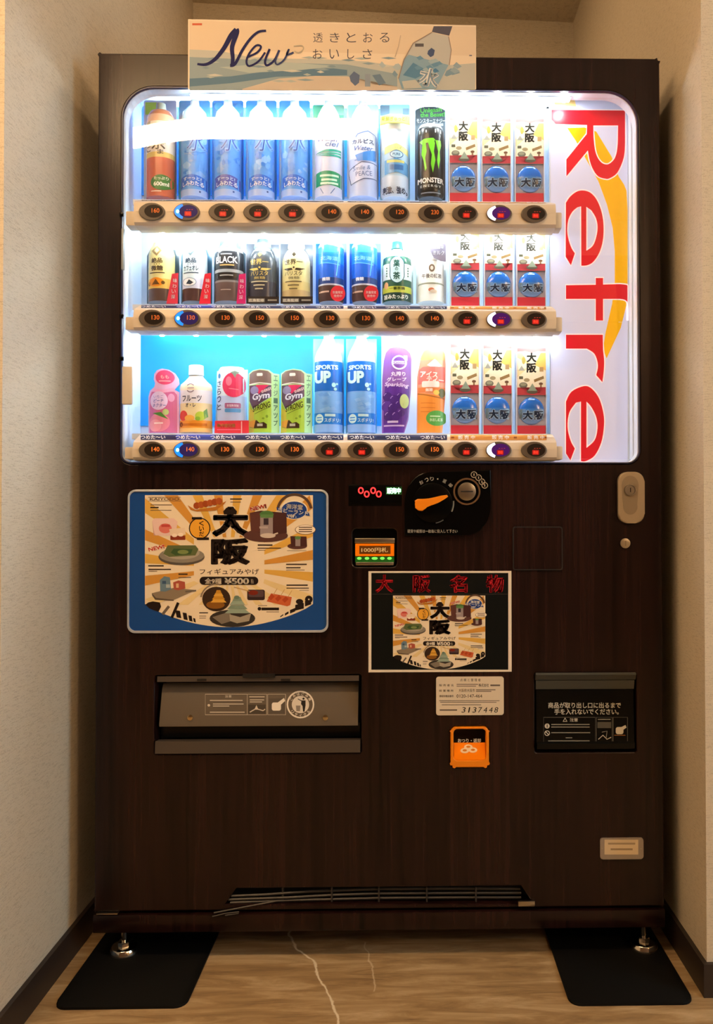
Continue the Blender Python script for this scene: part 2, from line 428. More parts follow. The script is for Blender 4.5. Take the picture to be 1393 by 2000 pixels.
class Art:
    def __init__(self): self.items = []; self.tf = lambda x, y: (x, y); self.sc = 1.0
    def frame(self, ox, oy, sx, sy=None):
        sy = sx if sy is None else sy
        self.tf = lambda x, y: (ox + x * sx, oy + y * sy); self.sc = sx
        return self
    def add(self, pts, faces, col, up=0):
        pts = [self.tf(*p) for p in pts]
        xs = [p[0] for p in pts]; ys = [p[1] for p in pts]
        bb = (min(xs), min(ys), max(xs), max(ys))
        lay = 1
        for (_, _, _, b2, l2) in self.items:
            if bb[0] < b2[2] and bb[2] > b2[0] and bb[1] < b2[3] and bb[3] > b2[1]: lay = max(lay, l2 + 1)
        self.items.append((pts, faces, lin(col), bb, lay))
    def poly(self, pts, col): self.add(list(pts), [tuple(range(len(pts)))], col)
    def rect(self, x0, y0, x1, y1, col): self.poly([(x0, y0), (x1, y0), (x1, y1), (x0, y1)], col)
    def rr(self, x0, y0, x1, y1, r, col): self.poly(rrect(x0, y0, x1, y1, r, 4), col)
    def ell(self, cx, cy, rx, ry, col, n=24, rot=0):
        c, s = math.cos(math.radians(rot)), math.sin(math.radians(rot))
        self.poly([(cx + x * c - y * s, cy + x * s + y * c) for x, y in ell(0, 0, rx, ry, n)], col)
    def arc(self, cx, cy, r0, r1, a0, a1, col, n=16):
        o = ell(cx, cy, r1, r1, n, a0, a1); i = ell(cx, cy, r0, r0, n, a0, a1)
        self.add(o + i, [(k, k + 1, n + 2 + k, n + 1 + k) for k in range(n)], col)
    def line(self, pts, w, col, closed=False):
        pts = [Vector(p) for p in pts]; n = len(pts)
        ws = w if isinstance(w, (list, tuple)) else [w] * n
        L, Rr = [], []
        for i in range(n):
            a = pts[(i - 1) % n] if (closed or i > 0) else pts[i]; b = pts[(i + 1) % n] if (closed or i < n - 1) else pts[i]
            d = (b - a).normalized(); q = Vector((-d.y, d.x)) * ws[i] / 2
            L.append(tuple(pts[i] + q)); Rr.append(tuple(pts[i] - q))
        m = n if closed else n - 1
        self.add(L + Rr, [(i, (i + 1) % n, n + (i + 1) % n, n + i) for i in range(m)], col)
    def text(self, s, cx, cy, w, h, col, bold=0.02, rot=0, shear=0.0, arc=None):
        vs, fs, b = glyphs(s, bold)
        bw, bh = max(b[2] - b[0], 1e-4), max(b[3] - b[1], 1e-4)
        if w is None: w = h * bw / bh
        if h is None: h = w * bh / bw
        c, sn = math.cos(math.radians(rot)), math.sin(math.radians(rot))
        out = []
        for x, y in vs:
            x = ((x - b[0]) / bw - 0.5) * w; y = -((y - b[1]) / bh - 0.5) * h
            x -= shear * y
            if arc: y += arc * ((x / (w / 2)) ** 2)
            out.append((cx + x * c - y * sn, cy + x * sn + y * c))
        self.add(out, fs, col)
    def vtext(self, s, cx, y0, size, col, bold=0.02, step=None):
        for i, ch in enumerate(s):
            if ch != ' ': self.text(ch, cx, y0 + (i + 0.5) * (step or size * 1.08), size, size, col, bold)
    def build(self, name, mat, parent, mapper, cut=None):
        """cut = spacing in px at which shapes are cut to follow a curved surface"""
        if not self.items: return None
        V, F, Cc = [], [], []
        for pts, faces, col, bb, lay in self.items:
            bm = bmesh.new()
            vs = [bm.verts.new((p[0], p[1], 0)) for p in pts]
            for f in faces:
                if len(set(f)) > 2:
                    try: bm.faces.new([vs[i] for i in f])
                    except ValueError: pass
            if cut:
                x = math.ceil(bb[0] / cut) * cut
                while x < bb[2]:
                    bmesh.ops.bisect_plane(bm, geom=bm.verts[:] + bm.edges[:] + bm.faces[:], plane_co=(x, 0, 0), plane_no=(1, 0, 0)); x += cut
                y = math.ceil(bb[1] / (cut * 2)) * cut * 2
                while y < bb[3]:
                    bmesh.ops.bisect_plane(bm, geom=bm.verts[:] + bm.edges[:] + bm.faces[:], plane_co=(0, y, 0), plane_no=(0, 1, 0)); y += cut * 2
            bmesh.ops.triangulate(bm, faces=[f for f in bm.faces if len(f.verts) > 3])
            bm.verts.index_update()
            o = len(V)
            for v in bm.verts: V.append(mapper(v.co.x, v.co.y, lay))
            for f in bm.faces:
                idx = [v.index for v in f.verts]
                n = (f.verts[1].co - f.verts[0].co).cross(f.verts[2].co - f.verts[0].co).z
                if n > 0: idx.reverse()          # photo y runs down: face the viewer
                F.append([o + i for i in idx]); Cc.append(col)
            bm.free()
        return ink_mesh(name, V, F, Cc, mat, parent)

def ink_mesh(name, V, F, Cc, mat, parent, smooth=False):
    me = bpy.data.meshes.new(name)
    me.from_pydata([tuple(v) for v in V], [], F)
    at = me.color_attributes.new('ink', 'FLOAT_COLOR', 'CORNER')
    buf = []
    for p, c in zip(me.polygons, Cc):
        buf += [c[0], c[1], c[2], 1.0] * len(p.vertices)
    at.data.foreach_set('color', buf)
    if smooth: me.polygons.foreach_set('use_smooth', [True] * len(F))
    return link(name, me, mat, parent)

EPS = 0.00008
def flat(y): return lambda px, py, lay: P(px, py, y - lay * EPS)

# ================================================================== the setting
XL, XR, ZC = -0.690, 0.567, 2.57
YFL, YFR = -0.245, -0.117           # where the two niche jambs end towards the corridor
X0, X1, YB0 = -2.6, 2.6, -3.3
def struct(o): o['kind'] = 'structure'; return o
struct(box('floor', X0 - 0.1, X1 + 0.1, YB0 - 0.1, 1.2, -0.08, 0.0, M['marble']))
struct(box('ceiling', X0 - 0.1, X1 + 0.1, YB0 - 0.1, 1.2, ZC, ZC + 0.08, M['wallpaper']))
struct(box('wall_left', X0, XL, YFL, 1.15, 0, ZC, M['wallpaper']))
struct(box('wall_right', XR, X1, YFR, 1.15, 0, ZC, M['wallpaper']))
bm = bmesh.new()
vs = [bm.verts.new((x, y, z)) for z in (0, ZC) for x, y in ((XL, 0.915), (XR, 0.995), (XR, 1.15), (XL, 1.15))]
for f in ((0, 1, 2, 3), (4, 5, 6, 7), (0, 1, 5, 4), (1, 2, 6, 5), (2, 3, 7, 6), (3, 0, 4, 7)): bm.faces.new([vs[i] for i in f])
struct(from_bm('wall_back', bm, M['wallpaper']))
struct(box('wall_corridor', X0, X1, YB0 - 0.1, YB0, 0, ZC, plain('brown_panel_wall', '#5f4630', 0.6, noise=0.1)))
struct(box('wall_corridor_west', X0 - 0.1, X0, YB0 - 0.1, 1.15, 0, ZC, M['wallpaper']))
struct(box('wall_corridor_east', X1, X1 + 0.1, YB0 - 0.1, 1.15, 0, ZC, M['wallpaper']))
wf = struct(plate('window_1', [(-1.85, 0.75), (-0.75, 0.75), (-0.75, 2.15), (-1.85, 2.15)], [[(-1.80, 0.80), (-1.325, 0.80), (-1.325, 2.10), (-1.80, 2.10)], [(-1.275, 0.80), (-0.80, 0.80), (-0.80, 2.10), (-1.275, 2.10)]], 0.0, 0.03, M['window_frame']))
wf.rotation_euler = (0, 0, math.pi / 2); wf.location = (X1 - 0.0005, 0, 0)
for ya, yb in ((-1.80, -1.325), (-1.275, -0.80)):
    p_ = plate('pane', [(ya, 0.80), (yb, 0.80), (yb, 2.10), (ya, 2.10)], [], 0.012, 0.018, M['window_pane'])
    p_.parent = wf
BH, BT = 0.062, 0.009
def baseboard(name, pts, h=BH, t=BT):
    """strip following wall points (x, y), standing t into the room on its right-hand side"""
    bm = bmesh.new(); pts = [Vector(p) for p in pts]; inn = []
    for i, p in enumerate(pts):
        ds = []
        if i > 0: ds.append((p - pts[i - 1]).normalized())
        if i < len(pts) - 1: ds.append((pts[i + 1] - p).normalized())
        ns = [Vector((d.y, -d.x)) for d in ds]
        n = ns[0] if len(ns) == 1 else (ns[0] + ns[1]) / (1 + ns[0].dot(ns[1]))
        inn.append(p + n * t)
    R = [[bm.verts.new((q.x, q.y, z)) for q in L for z in (0, h)] for L in (pts, inn)]
    n = len(pts)
    for i in range(n - 1):
        a0, a1, b0, b1 = R[0][2 * i], R[0][2 * i + 1], R[0][2 * i + 2], R[0][2 * i + 3]
        c0, c1, d0, d1 = R[1][2 * i], R[1][2 * i + 1], R[1][2 * i + 2], R[1][2 * i + 3]
        bm.faces.new((c0, c1, d1, d0)); bm.faces.new((a1, b1, d1, c1)); bm.faces.new((a0, a1, b1, b0)); bm.faces.new((a0, c0, d0, b0))
    for i in (0, n - 1): bm.faces.new((R[0][2 * i], R[0][2 * i + 1], R[1][2 * i + 1], R[1][2 * i]))
    return struct(from_bm(name, bm, M['baseboard']))
baseboard('baseboard_left', [(X0, YFL), (XL, YFL), (XL, 0.915)])
baseboard('baseboard_right', [(XR, 0.995), (XR, YFR), (X1, YFR)])

# long ceiling lamp of the corridor; the front glass mirrors it
def mirrored(px, py, yg, z):
    d = R3 @ Vector(((px - PPX) / FPX, -(py - PPY) / FPX, -1.0))
    g = CAM + d * ((yg - CAM.y) / d.y)
    d.y = -d.y
    return g + d * ((z - g.z) / d.z)
lz = ZC - 0.27
la = mirrored(690, 243, 0.0, lz); lb = mirrored(690, 272, 0.0, lz)
lamp = empty('ceiling_lamp', ((la.x - 1.7 + la.x) / 2, (la.y + lb.y) / 2, ZC), 'long suspended linear lamp in the corridor, mirrored in the front glass', 'lamp')
lx0, lx1, ly0, ly1 = la.x - 1.45, la.x, min(la.y, lb.y), max(la.y, lb.y)
box('lamp_housing', lx0 - 0.02, lx1 + 0.02, (ly0 + ly1) / 2 - 0.02, (ly0 + ly1) / 2 + 0.02, lz + 0.0305, lz + 0.085, M['lamp_house'], lamp)
box('diffuser', lx0, lx1, ly0, ly1, lz, lz + 0.03, M['lamp_glow'], lamp, bevel=0.008)
for t in (0.15, 0.85):
    cyl('suspension_rod', (lx0 + (lx1 - lx0) * t, (ly0 + ly1) / 2, (lz + 0.0855 + ZC) / 2), 'z', 0.004, ZC - lz - 0.086, M['lamp_house'], lamp, 10)

# fill light added out of view in the niche ceiling to brighten the back wall
dn = empty('niche_fill_light', (-0.06, 0.42, ZC), 'small added fill light, unseen in the niche ceiling over the machine', 'lamp')
ring_ = bmesh.new(); bmesh.ops.create_cone(ring_, cap_ends=True, segments=28, radius1=0.062, radius2=0.062, depth=0.012); bmesh.ops.translate(ring_, verts=ring_.verts[:], vec=(-0.06, 0.42, ZC - 0.0065))
from_bm('trim_ring', ring_, M['lamp_house'], dn, smooth=True, angle=40)
cyl('lens', (-0.06, 0.42, ZC - 0.0145), 'z', 0.05, 0.003, M['niche_fill_glow'], dn, 28)

# added warm globe, out of view, lifts the back wall but misses the right one
GL = Vector((2.15, -2.85, 2.25))
gl_ = empty('fill_globe', (GL.x, GL.y, ZC), 'added warm globe fill light, unseen near the corridor corner', 'lamp')
bm = bmesh.new(); bmesh.ops.create_uvsphere(bm, u_segments=24, v_segments=14, radius=0.15); bmesh.ops.translate(bm, verts=bm.verts[:], vec=GL)
from_bm('globe', bm, M['fill_globe_glow'], gl_, smooth=True)
cyl('cord', (GL.x, GL.y, (GL.z + 0.151 + ZC) / 2), 'z', 0.004, ZC - GL.z - 0.152, M['lamp_house'], gl_, 8)

# ================================================================== vending machine
VX0, VX1 = P(188.5, 900).x, P(1293, 900).x
VZT = P(740, 109).z
VZB = P(740, 1775).z
VZP0, VZP1 = P(740, 1816).z, P(740, 1781).z
YD = 0.15                                  # depth of the door
vm = empty('vending_machine', ((VX0 + VX1) / 2, 0.36, 0), 'large dark wood-grain drink vending machine with a lit display window', 'vending machine')
DEEP = 0.70

win = prr(235, 178, 1247, 906, (20, 26, 66, 62), 0.0, 10)
hole_flap = prr(301, 1317, 706, 1473, 5)
hole_pick = prr(1045, 1314, 1243, 1470, 5)
hole_coin = prr(879, 1418, 956, 1499, 12)
hole_bill = prr(689, 1033, 775, 1107, 8)
vent_pts = [P(x, y) for x, y in ((440, 1766), (462, 1735), (1018, 1730), (1042, 1766))]
hole_vent = [(p.x, p.z) for p in vent_pts]
door = plate('door', rrect(VX0, VZB, VX1, VZT, (0.004, 0.004, 0.010, 0.006), 4), [win, hole_flap, hole_pick, hole_coin, hole_bill, hole_vent], 0.0, 0.030, M['wood'], vm, bevel=0.0025)
win_b = prr(225, 137, 1257, 909, 20, 0.0, 4)
plate('door_core', rrect(VX0 + 0.001, VZB + 0.001, VX1 - 0.001, VZT - 0.001, 0.004, 4), [win_b, hole_flap, hole_pick, hole_coin, hole_bill, hole_vent], 0.0303, YD, M['wood'], vm)
box('cabinet', VX0 + 0.004, VX1 - 0.004, YD + 0.003, DEEP, VZP1, VZT - 0.004, M['wood'], vm, bevel=0.003)
box('base_panel', VX0 - 0.002, VX1 + 0.001, -0.003, 0.02, VZP0, VZP1, M['wood'], vm, bevel=0.002)
box('base_frame', VX0 + 0.01, VX1 - 0.01, 0.021, DEEP, VZP0 + 0.002, VZP1 - 0.001, M['recess'], vm)

# feet
def foot(px, py):
    c = PF(px, py, 0.012)
    f = cyl('foot', (c.x, c.y, 0.0115), 'z', 0.031, 0.013, M['chrome'], vm, 28, r2=0.026, bevel=0.002)
    cyl('threaded_rod', (c.x, c.y, 0.044), 'z', 0.006, 0.053, M['chrome'], f, 14)
    cyl('lock_nut', (c.x, c.y, 0.0225), 'z', 0.0125, 0.009, M['chrome'], f, 6)
foot(243, 1851); foot(1257, 1842)
for x in (VX0 + 0.06, VX1 - 0.06):
    f = cyl('foot', (x, 0.62, 0.0065), 'z', 0.031, 0.013, M['chrome'], vm, 20, r2=0.026)
    cyl('threaded_rod', (x, 0.62, 0.039), 'z', 0.006, 0.053, M['chrome'], f, 10)

# ---- display window: liner, rim, shelves, light bars, glass, button rails
def offset_loop(pts, d):
    out = []; n = len(pts)
    for i in range(n):
        a, b, c = Vector(pts[i - 1]), Vector(pts[i]), Vector(pts[(i + 1) % n])
        e = (c - a)
        if e.length < 1e-9: out.append(tuple(b)); continue
        e.normalize(); out.append(tuple(b + Vector((-e.y, e.x)) * d))
    return out
inb1 = offset_loop(win_b, 0.0005); inb2 = offset_loop(win_b, 0.0035); in1 = offset_loop(win, 0.0005); in2 = offset_loop(win, 0.0038); in3 = offset_loop(win, 0.0030)
plate('window_rim', in1, [in3], -0.0025, 0.003, M['rim'], vm)
plate('window_reveal', in1, [in2], 0.0031, 0.0299, M['white_plastic'], vm)
plate('case_liner', inb1, [inb2], 0.0306, 0.1399, M['white_plastic'], vm)
box('case_back', P(226, 500, 0).x, P(1256, 500, 0).x, 0.14, 0.146, P(700, 908, 0).z, P(700, 138, 0).z, M['white_plastic'], vm)

YP = 0.062                                  # plane the drink samples stand in
ROWS = [dict(base=391, col=5), dict(base=593, col=5), dict(base=846, col=5)]
for r, py_ in zip(ROWS, (395, 604, 861)):
    r['zf'] = P(675, py_, -0.0165).z - 0.0008          # front edge of the sloping label strip
    r['z'] = r['zf'] + 0.0195                            # shelf the samples stand on
XA, XB = P(262, 600, -0.02).x, P(1086, 600, -0.02).x
CX = [[297, 365, 433, 501, 569, 642, 706, 774, 842, 908, 975, 1043],
      [297, 366, 434, 501, 569, 638, 708, 774, 842, 909, 975, 1043],
      [297, 365, 433, 501, 569, 641, 704, 774, 842, 908, 974, 1043]]
BY = [411.5, 620.0, 877.0]
PRICE = [['160', 'x', 'x', 'x', 'x', '140', '140', '120', '230', 'x', 'x', 'x'],
         ['130', '130', '130', '150', '150', '130', '130', '140', '140', 'x', 'x', 'x'],
         ['140', '140', '130', '130', '130', 'x', 'x', '150', '150', 'x', 'x', 'x']]
SLOT = {0: 'top', 1: 'middle', 2: 'bottom'}
ROWX = []                                   # slope of the rows in the photo is perspective; buttons follow the level rail
for ri, r in enumerate(ROWS):
    zs = r['z']
    # shelf board
    box('shelf', P(262, 600, 0.03).x, P(1076, 600, 0.03).x, 0.0205, 0.1395, zs - 0.012, zs - 0.0003, M['white_plastic'], vm)
    zt = zs - 0.002                          # top of the sloping label strip at the back
    zf = r['zf']                             # its front edge
    zbot = P(675, (443, 647, 899)[ri], -0.02).z
    prof = [(0.02, zt), (-0.0165, zf + 0.0008), (-0.021, zf - 0.003), (-0.024, zf - 0.012), (-0.025, (zf + zbot) / 2), (-0.023, zbot + 0.006), (-0.017, zbot + 0.001), (-0.010, zbot), (0.02, zbot)]
    rail = extrude_x('button_rail', prof, XA, XB, M['rail'], vm)
    # end blocks of the rail
    zm = (zf + zbot) / 2
    box('rail_end', P(245, 600, -0.01).x, XA - 0.0003, -0.012, 0.0195, zbot + 0.003, zm + 0.008, M['rail'], rail, bevel=0.003)
    box('rail_end', XB + 0.0003, P(1098, 600, -0.01).x, -0.014, 0.0195, zbot + 0.002, zm + 0.010, M['rail'], rail, bevel=0.003)
    # thin bright line moulded along the front
    box('groove_line', XA + 0.004, XB - 0.004, -0.0253, -0.0245, zm + 0.0015, zm + 0.0025, M['rail'], rail)
    # sloping label strips with lettering: cold drinks dark blue, goods orange
    def slope(px, t, lay=0):
        """photo x and t = 0 (front edge) .. 1 (back edge) on the sloping strip"""
        y = -0.0165 + 0.0365 * t
        z = zf + 0.0008 + (zt - zf - 0.0008) * t
        return Vector((P(px, 600, y).x, y - 0.0002 - lay * 0.00004, z + 0.0003 + lay * 0.0001))
    for xa, xb, colr in ((276, 671, '#232a55' if ri else '#26284a'), (679, 873, '#232446'), (879, 1067, '#c98a3e')):
        a = Art()
        a.rect(xa, 0.10, xb, 0.92, colr)
        if colr == '#232a55' and ri:
            a.rect(345, 0.1, 420, 0.92, '#2d3f9c')
        if colr == '#c98a3e':
            for x in (xa + 2, 1003, 1061): a.rect(x, 0.35, x + 6, 0.65, '#8a4c14')
        for x in CX[ri]:
            if xa < x < xb:
                s = '販 売 中' if colr == '#c98a3e' else 'つめた〜い'
                vs, fs, b = glyphs(s, 0.02)
                w = 33 if colr == '#c98a3e' else 48
                pts = [(x + 3 + ((q[0] - b[0]) / (b[2] - b[0]) - 0.5) * w, 0.2 + 0.62 * (q[1] - b[1]) / (b[3] - b[1])) for q in vs]
                a.add(pts, fs, '#f2f2f6')
        a.build('label_strip', M['paper'], rail, lambda px, t, lay: slope(px, t, lay))
    # buttons
    for ci, x in enumerate(CX[ri]):
        c = P(x, BY[ri] + (x - 675) * 0.0, -0.026)
        cz = zm + 0.0005
        lit = 'blue' if ci == 1 else ('white' if ci == 10 else None)
        rx, rz = 0.0262, 0.0172
        b = plate('select_button', ell(c.x, cz, rx, rz, 28), [], -0.0285, -0.0235, M['bezel'], rail, bevel=0.0015)
        win_m = {'blue': M['bezel_blue'], 'white': M['bezel_purple'], None: M['bezel_in']}[lit]
        plate('button_window', ell(c.x + 0.004, cz + 0.0002, 0.0185, 0.0130, 24), [], -0.0291, -0.0286, win_m, rail)
        if lit:
            cres = [(c.x + 0.92 * rx * math.cos(t), cz + 0.92 * rz * math.sin(t)) for t in [math.radians(110 + 140 * k / 12) for k in range(13)]]
            cres += [(c.x + 0.004 + 0.0188 * math.cos(t), cz + 0.0002 + 0.0132 * math.sin(t)) for t in [math.radians(235 - 110 * k / 12) for k in range(13)]]
            plate('lit_crescent', cres, [], -0.0289, -0.0286, M['blue_led'] if lit == 'blue' else M['white_led'], rail)
            if lit == 'blue':
                plate('led_dot', ell(c.x - 0.0175, cz, 0.0032, 0.0038, 14), [], -0.0293, -0.0289, M['blue_dot'], rail)
        a = Art()
        p = PRICE[ri][ci]
        # local px: 0.001 m each around the button centre
        if p == 'x':
            for k in range(3): a.rect(-3 + k * 5, -4.2, 0 + k * 5, -3.2, '#a82a20')
            a.rr(-7, -0.5, 7, 9.5, 2.0, '#8c0606'); a.text('売切', 0, 4.5, 9.5, 6.2, '#ff5038', 0.02)
        else:
            a.text(p, 5, -1.5, 15.5, 9, '#c2621e' if ri < 2 else '#d9772a', 0.012)
        a.build('price_display', M['led_text'], rail, lambda u, v, lay, c=c, cz=cz: Vector((c.x + 0.003 + u * 0.001, -0.0292 - lay * 0.00006, cz - v * 0.001)))

# light bars: over the top row at the window's upper edge, and under the two upper rails
def light_bar(pxa, pxb, z, y0, y1, leds, lens_z):
    xa, xb = P(pxa, 600, y0).x, P(pxb, 600, y0).x
    bar = box('light_bar', xa, xb, y0, y1, z, z + 0.008, M['white_plastic'], vm)
    box('diffuser', xa + 0.002, xb - 0.002, y0 + 0.002, y1 - 0.002, z - 0.0022, z - 0.0002, M['led_glow'], bar)
    me = None
    for px in leds:
        x = P(px, 600, y0).x
        if me is None:
            o = cyl('led', (0, 0, 0), 'z', 0.004, 0.005, M['led_point'], bar, 12, r2=0.0075)
            me = o.data
        else:
            o = bpy.data.objects.new('led', me); COL.objects.link(o); o.parent = bar
        o.location = Vector((x, (y0 + y1) / 2 - 0.004, z - 0.005)) - (bar.location + vm.location)
ztop = P(740, 186, 0.015).z
light_bar(368, 1118, ztop - 0.001, 0.014, 0.032, [383 + 65.6 * i for i in range(12)], 0)
for ri in (0, 1):
    zb = P(675, (443, 647)[ri], -0.02).z
    light_bar(292, 1078, zb + 0.007, 0.0215, 0.0345, [316 + 66.5 * i for i in range(12)], 0)

# hidden glowing strips added at the back of each compartment to whiten it
for ri, zz in ((0, P(740, 139, 0).z - 0.006), (1, ROWS[0]['z'] - 0.0125), (2, ROWS[1]['z'] - 0.0125)):
    box('rear_fill_strip', P(300, 600, 0.11).x, P(1070, 600, 0.11).x, 0.116, 0.128, zz - 0.003, zz - 0.0002, M['rear_fill_glow'], vm)
# back panels
def back_panel(pxa, pxb, pya, pyb, mat, y=0.1385):
    pbox('back_panel', pxa, pya, pxb, pyb, y - 0.002, y, mat, vm)
back_panel(240, 745, 196, 384, M['cyan_panel'])
back_panel(275, 745, 655, 832, M['cyan_panel'])

# glass panes, one per row, standing between rim and rails; bowed at the hinge side
def pane(za, zb):
    xa, xb = P(240, 600, 0.003).x, P(1243, 600, 0.003).x
    bm = bmesh.new(); N = 40; th = 0.003
    rows = []
    for z in (za, zb):
        rows.append([[], []])
        for i in range(N + 1):
            x = xa + (xb - xa) * i / N
            t = max(0.0, 1 - (x - xa) / 0.16)
            y = 0.004 + 0.006 * t ** 2.0
            rows[-1][0].append(bm.verts.new((x, y, z))); rows[-1][1].append(bm.verts.new((x, y + th, z)))
    for k in (0, 1):
        for i in range(N): bm.faces.new((rows[0][k][i], rows[0][k][i + 1], rows[1][k][i + 1], rows[1][k][i]))
    for j in (0, 1):
        for i in range(N): bm.faces.new((rows[j][0][i], rows[j][0][i + 1], rows[j][1][i + 1], rows[j][1][i]))
    for i in (0, N): bm.faces.new((rows[0][0][i], rows[1][0][i], rows[1][1][i], rows[0][1][i]))
    return from_bm('glass_pane', bm, M['glass'], vm, smooth=True, angle=40)
zr = [P(675, v, -0.02).z for v in (417, 621)]
pane(P(740, 904, 0.004).z + 0.008, zr[1] - 0.0005)
pane(zr[1] + 0.0005, zr[0] - 0.0005)
pane(zr[0] + 0.0005, P(740, 180, 0.004).z - 0.008)

# hinge tabs and grip at the left of the panes
for py in (418, 617, 700):
    pbox('hinge_tab', 233, py - 4, 240, py + 4, -0.010, -0.004, M['black'], vm, bevel=0.001)
pbox('glass_grip', 237.5, 715, 258, 790, -0.010, -0.0028, M['rail'], vm, bevel=0.003)
pbox('glass_clip', 236.5, 445, 241, 526, -0.012, -0.0028, M['clear_tab'], vm, bevel=0.002)

# ---- lettered sign panel at the right of the window
sx0, sx1 = P(1050, 500, 0.05).x, P(1228, 500, 0.05).x
sign = box('sign_panel', P(1074, 500, 0.05).x, sx1, 0.0505, 0.054, P(700, 903, 0.05).z, P(700, 190, 0.05).z, M['white_plastic'], vm)
a = Art()
a.rect(1076, 192, 1226, 902, '#cdd2f0')
YEL = '#eab000'
a.poly([(1108, 250), (1125, 275), (1169, 354), (1186, 400), (1197, 445), (1201, 490), (1201, 551), (1196, 593), (1183, 650), (1178, 681), (1185, 700), (1213, 640), (1224, 595), (1226, 555), (1226, 410), (1224, 372), (1219, 360), (1209, 345), (1195, 306), (1165, 257), (1142, 249)], YEL)
a.poly([(1080, 193), (1122, 193), (1126, 208), (1086, 208)], '#f6d58c')
K3 = lambda pts: [(1050 + x / 5.129, 170 + y / 5.129) for x, y in pts]
K6 = lambda pts: [(660 + x / 2.3217, 640 + y / 2.3217) for x, y in pts]
K4 = lambda pts: [(660 + x / 2.3217, 430 + y / 2.3217) for x, y in pts]
def spline(pts, k=4):
    out = []; n = len(pts)
    for i in range(n - 1):
        p0, p1, p2, p3 = pts[max(i - 1, 0)], pts[i], pts[i + 1], pts[min(i + 2, n - 1)]
        for j in range(k):
            t = j / k
            out.append(tuple(0.5 * (2 * p1[d] + (p2[d] - p0[d]) * t + (2 * p0[d] - 5 * p1[d] + 4 * p2[d] - p3[d]) * t * t + (3 * p1[d] - p0[d] - 3 * p2[d] + p3[d]) * t ** 3) for d in (0, 1)))
    return out + [pts[-1]]
R_out = K3([(140, 228), (878, 235)] + spline([(878, 560), (870, 680), (840, 780), (790, 870), (720, 915), (680, 918), (610, 895), (560, 830), (525, 740), (505, 635)]) + [(290, 895), (290, 725), (495, 470), (497, 380), (180, 370), (140, 325)])
R_in = K3([(560, 385), (808, 385)] + spline([(805, 560), (795, 650), (770, 720), (725, 765), (685, 775), (640, 755), (600, 700), (575, 620), (562, 500)]))
E1_out = K3(spline([(285, 1160), (330, 1095), (400, 1045), (470, 1037), (540, 1065), (600, 1140), (645, 1260), (663, 1400), (655, 1540), (620, 1660), (560, 1750), (500, 1785), (440, 1790)]) + [(438, 1195)] + spline([(400, 1205), (350, 1250), (310, 1330), (298, 1440), (315, 1540), (345, 1620), (375, 1665)]) + [(335, 1785), (283, 1700)])
E1_in = K3([(490, 1200)] + spline([(540, 1235), (585, 1310), (603, 1400), (590, 1500), (555, 1590), (490, 1640)]))
F_out = K4([(1035, 295), (1170, 293), (1170, 262), (1203, 262), (1203, 292)] + spline([(1280, 290), (1320, 297), (1340, 325), (1343, 380), (1343, 455)]) + [(1328, 455)] + spline([(1325, 400), (1308, 365), (1280, 357)]) + [(1203, 357), (1203, 455), (1170, 455), (1170, 357), (1035, 357)])
RR_out = K6([(1035, 32), (1202, 32)] + spline([(1203, 100), (1208, 150), (1206, 200), (1200, 247)]) + spline([(1172, 215), (1180, 170), (1165, 120), (1130, 95)]) + [(1035, 95)])
E2_out = K6(spline([(1035, 335), (1060, 290), (1115, 265), (1150, 275), (1185, 320), (1205, 390), (1207, 450), (1195, 520), (1165, 580), (1125, 605), (1103, 605)]) + [(1103, 335)] + spline([(1080, 340), (1050, 385), (1042, 450), (1055, 510), (1075, 548)]) + [(1055, 602), (1035, 570)])
E2_in = K6(spline([(1128, 335), (1150, 360), (1172, 405), (1178, 455), (1165, 510), (1128, 545)]))
def clipx(pts, m=1226): return [(min(x, m), y) for x, y in pts]
RED = '#d00a22'
for out, hole in ((R_out, R_in), (E1_out, E1_in), (F_out, None), (RR_out, None), (E2_out, E2_in)):
    out = clipx(out)
    a.line(out, 4.5, '#ffeef2', closed=True)
    if hole: a.line(hole, 4.5, '#ffeef2', closed=True)
    bm = bmesh.new()
    for L in [out] + ([hole] if hole else []):
        vs = [bm.verts.new((x, y, 0)) for x, y in L]
        for i in range(len(vs)): bm.edges.new((vs[i], vs[(i + 1) % len(vs)]))
    bmesh.ops.triangle_fill(bm, use_beauty=True, edges=bm.edges[:]); bm.verts.index_update()
    a.add([(v.co.x, v.co.y) for v in bm.verts], [tuple(v.index for v in f.verts) for f in bm.faces], RED)
    bm.free()
o = a.build('sign_lettering', M['sign'], sign, flat(0.0502))
o['label'] = 'large red letters turned sideways over a yellow swoosh'
# the sign's side wall towards the window edge
box('side_cheek', sx1 + 0.0005, P(1243, 500, 0.03).x, 0.0305, 0.1385, P(700, 902, 0.03).z + 0.006, P(700, 192, 0.03).z - 0.006, M['white_plastic'], vm)

# ---- display with red digits, coin unit, bill slot
disp = pbox('credit_display', 681, 947, 785, 988, -0.0012, -0.0002, M['black'], vm, bevel=0.0004)
a = Art()
for i, (x, y) in enumerate(((705, 958), (716.5, 965), (729, 958), (740, 965))):
    pts = ell(x, y, 4.4, 5.4, 20)
    a.line(pts, 2.3, '#ff2222', closed=True)
a.build('red_digits', M['led_bright'], disp, flat(-0.0013))
a = Art(); a.rect(754, 951, 785, 966, '#0c3a12'); a.build('status_lamp', M['led_text'], disp, flat(-0.0013))
a = Art(); a.text('販売中', 769.5, 958.5, 27, 11.5, '#b8ffd0', 0.03); a.build('status_lettering', M['led_bright'], disp, flat(-0.0016))

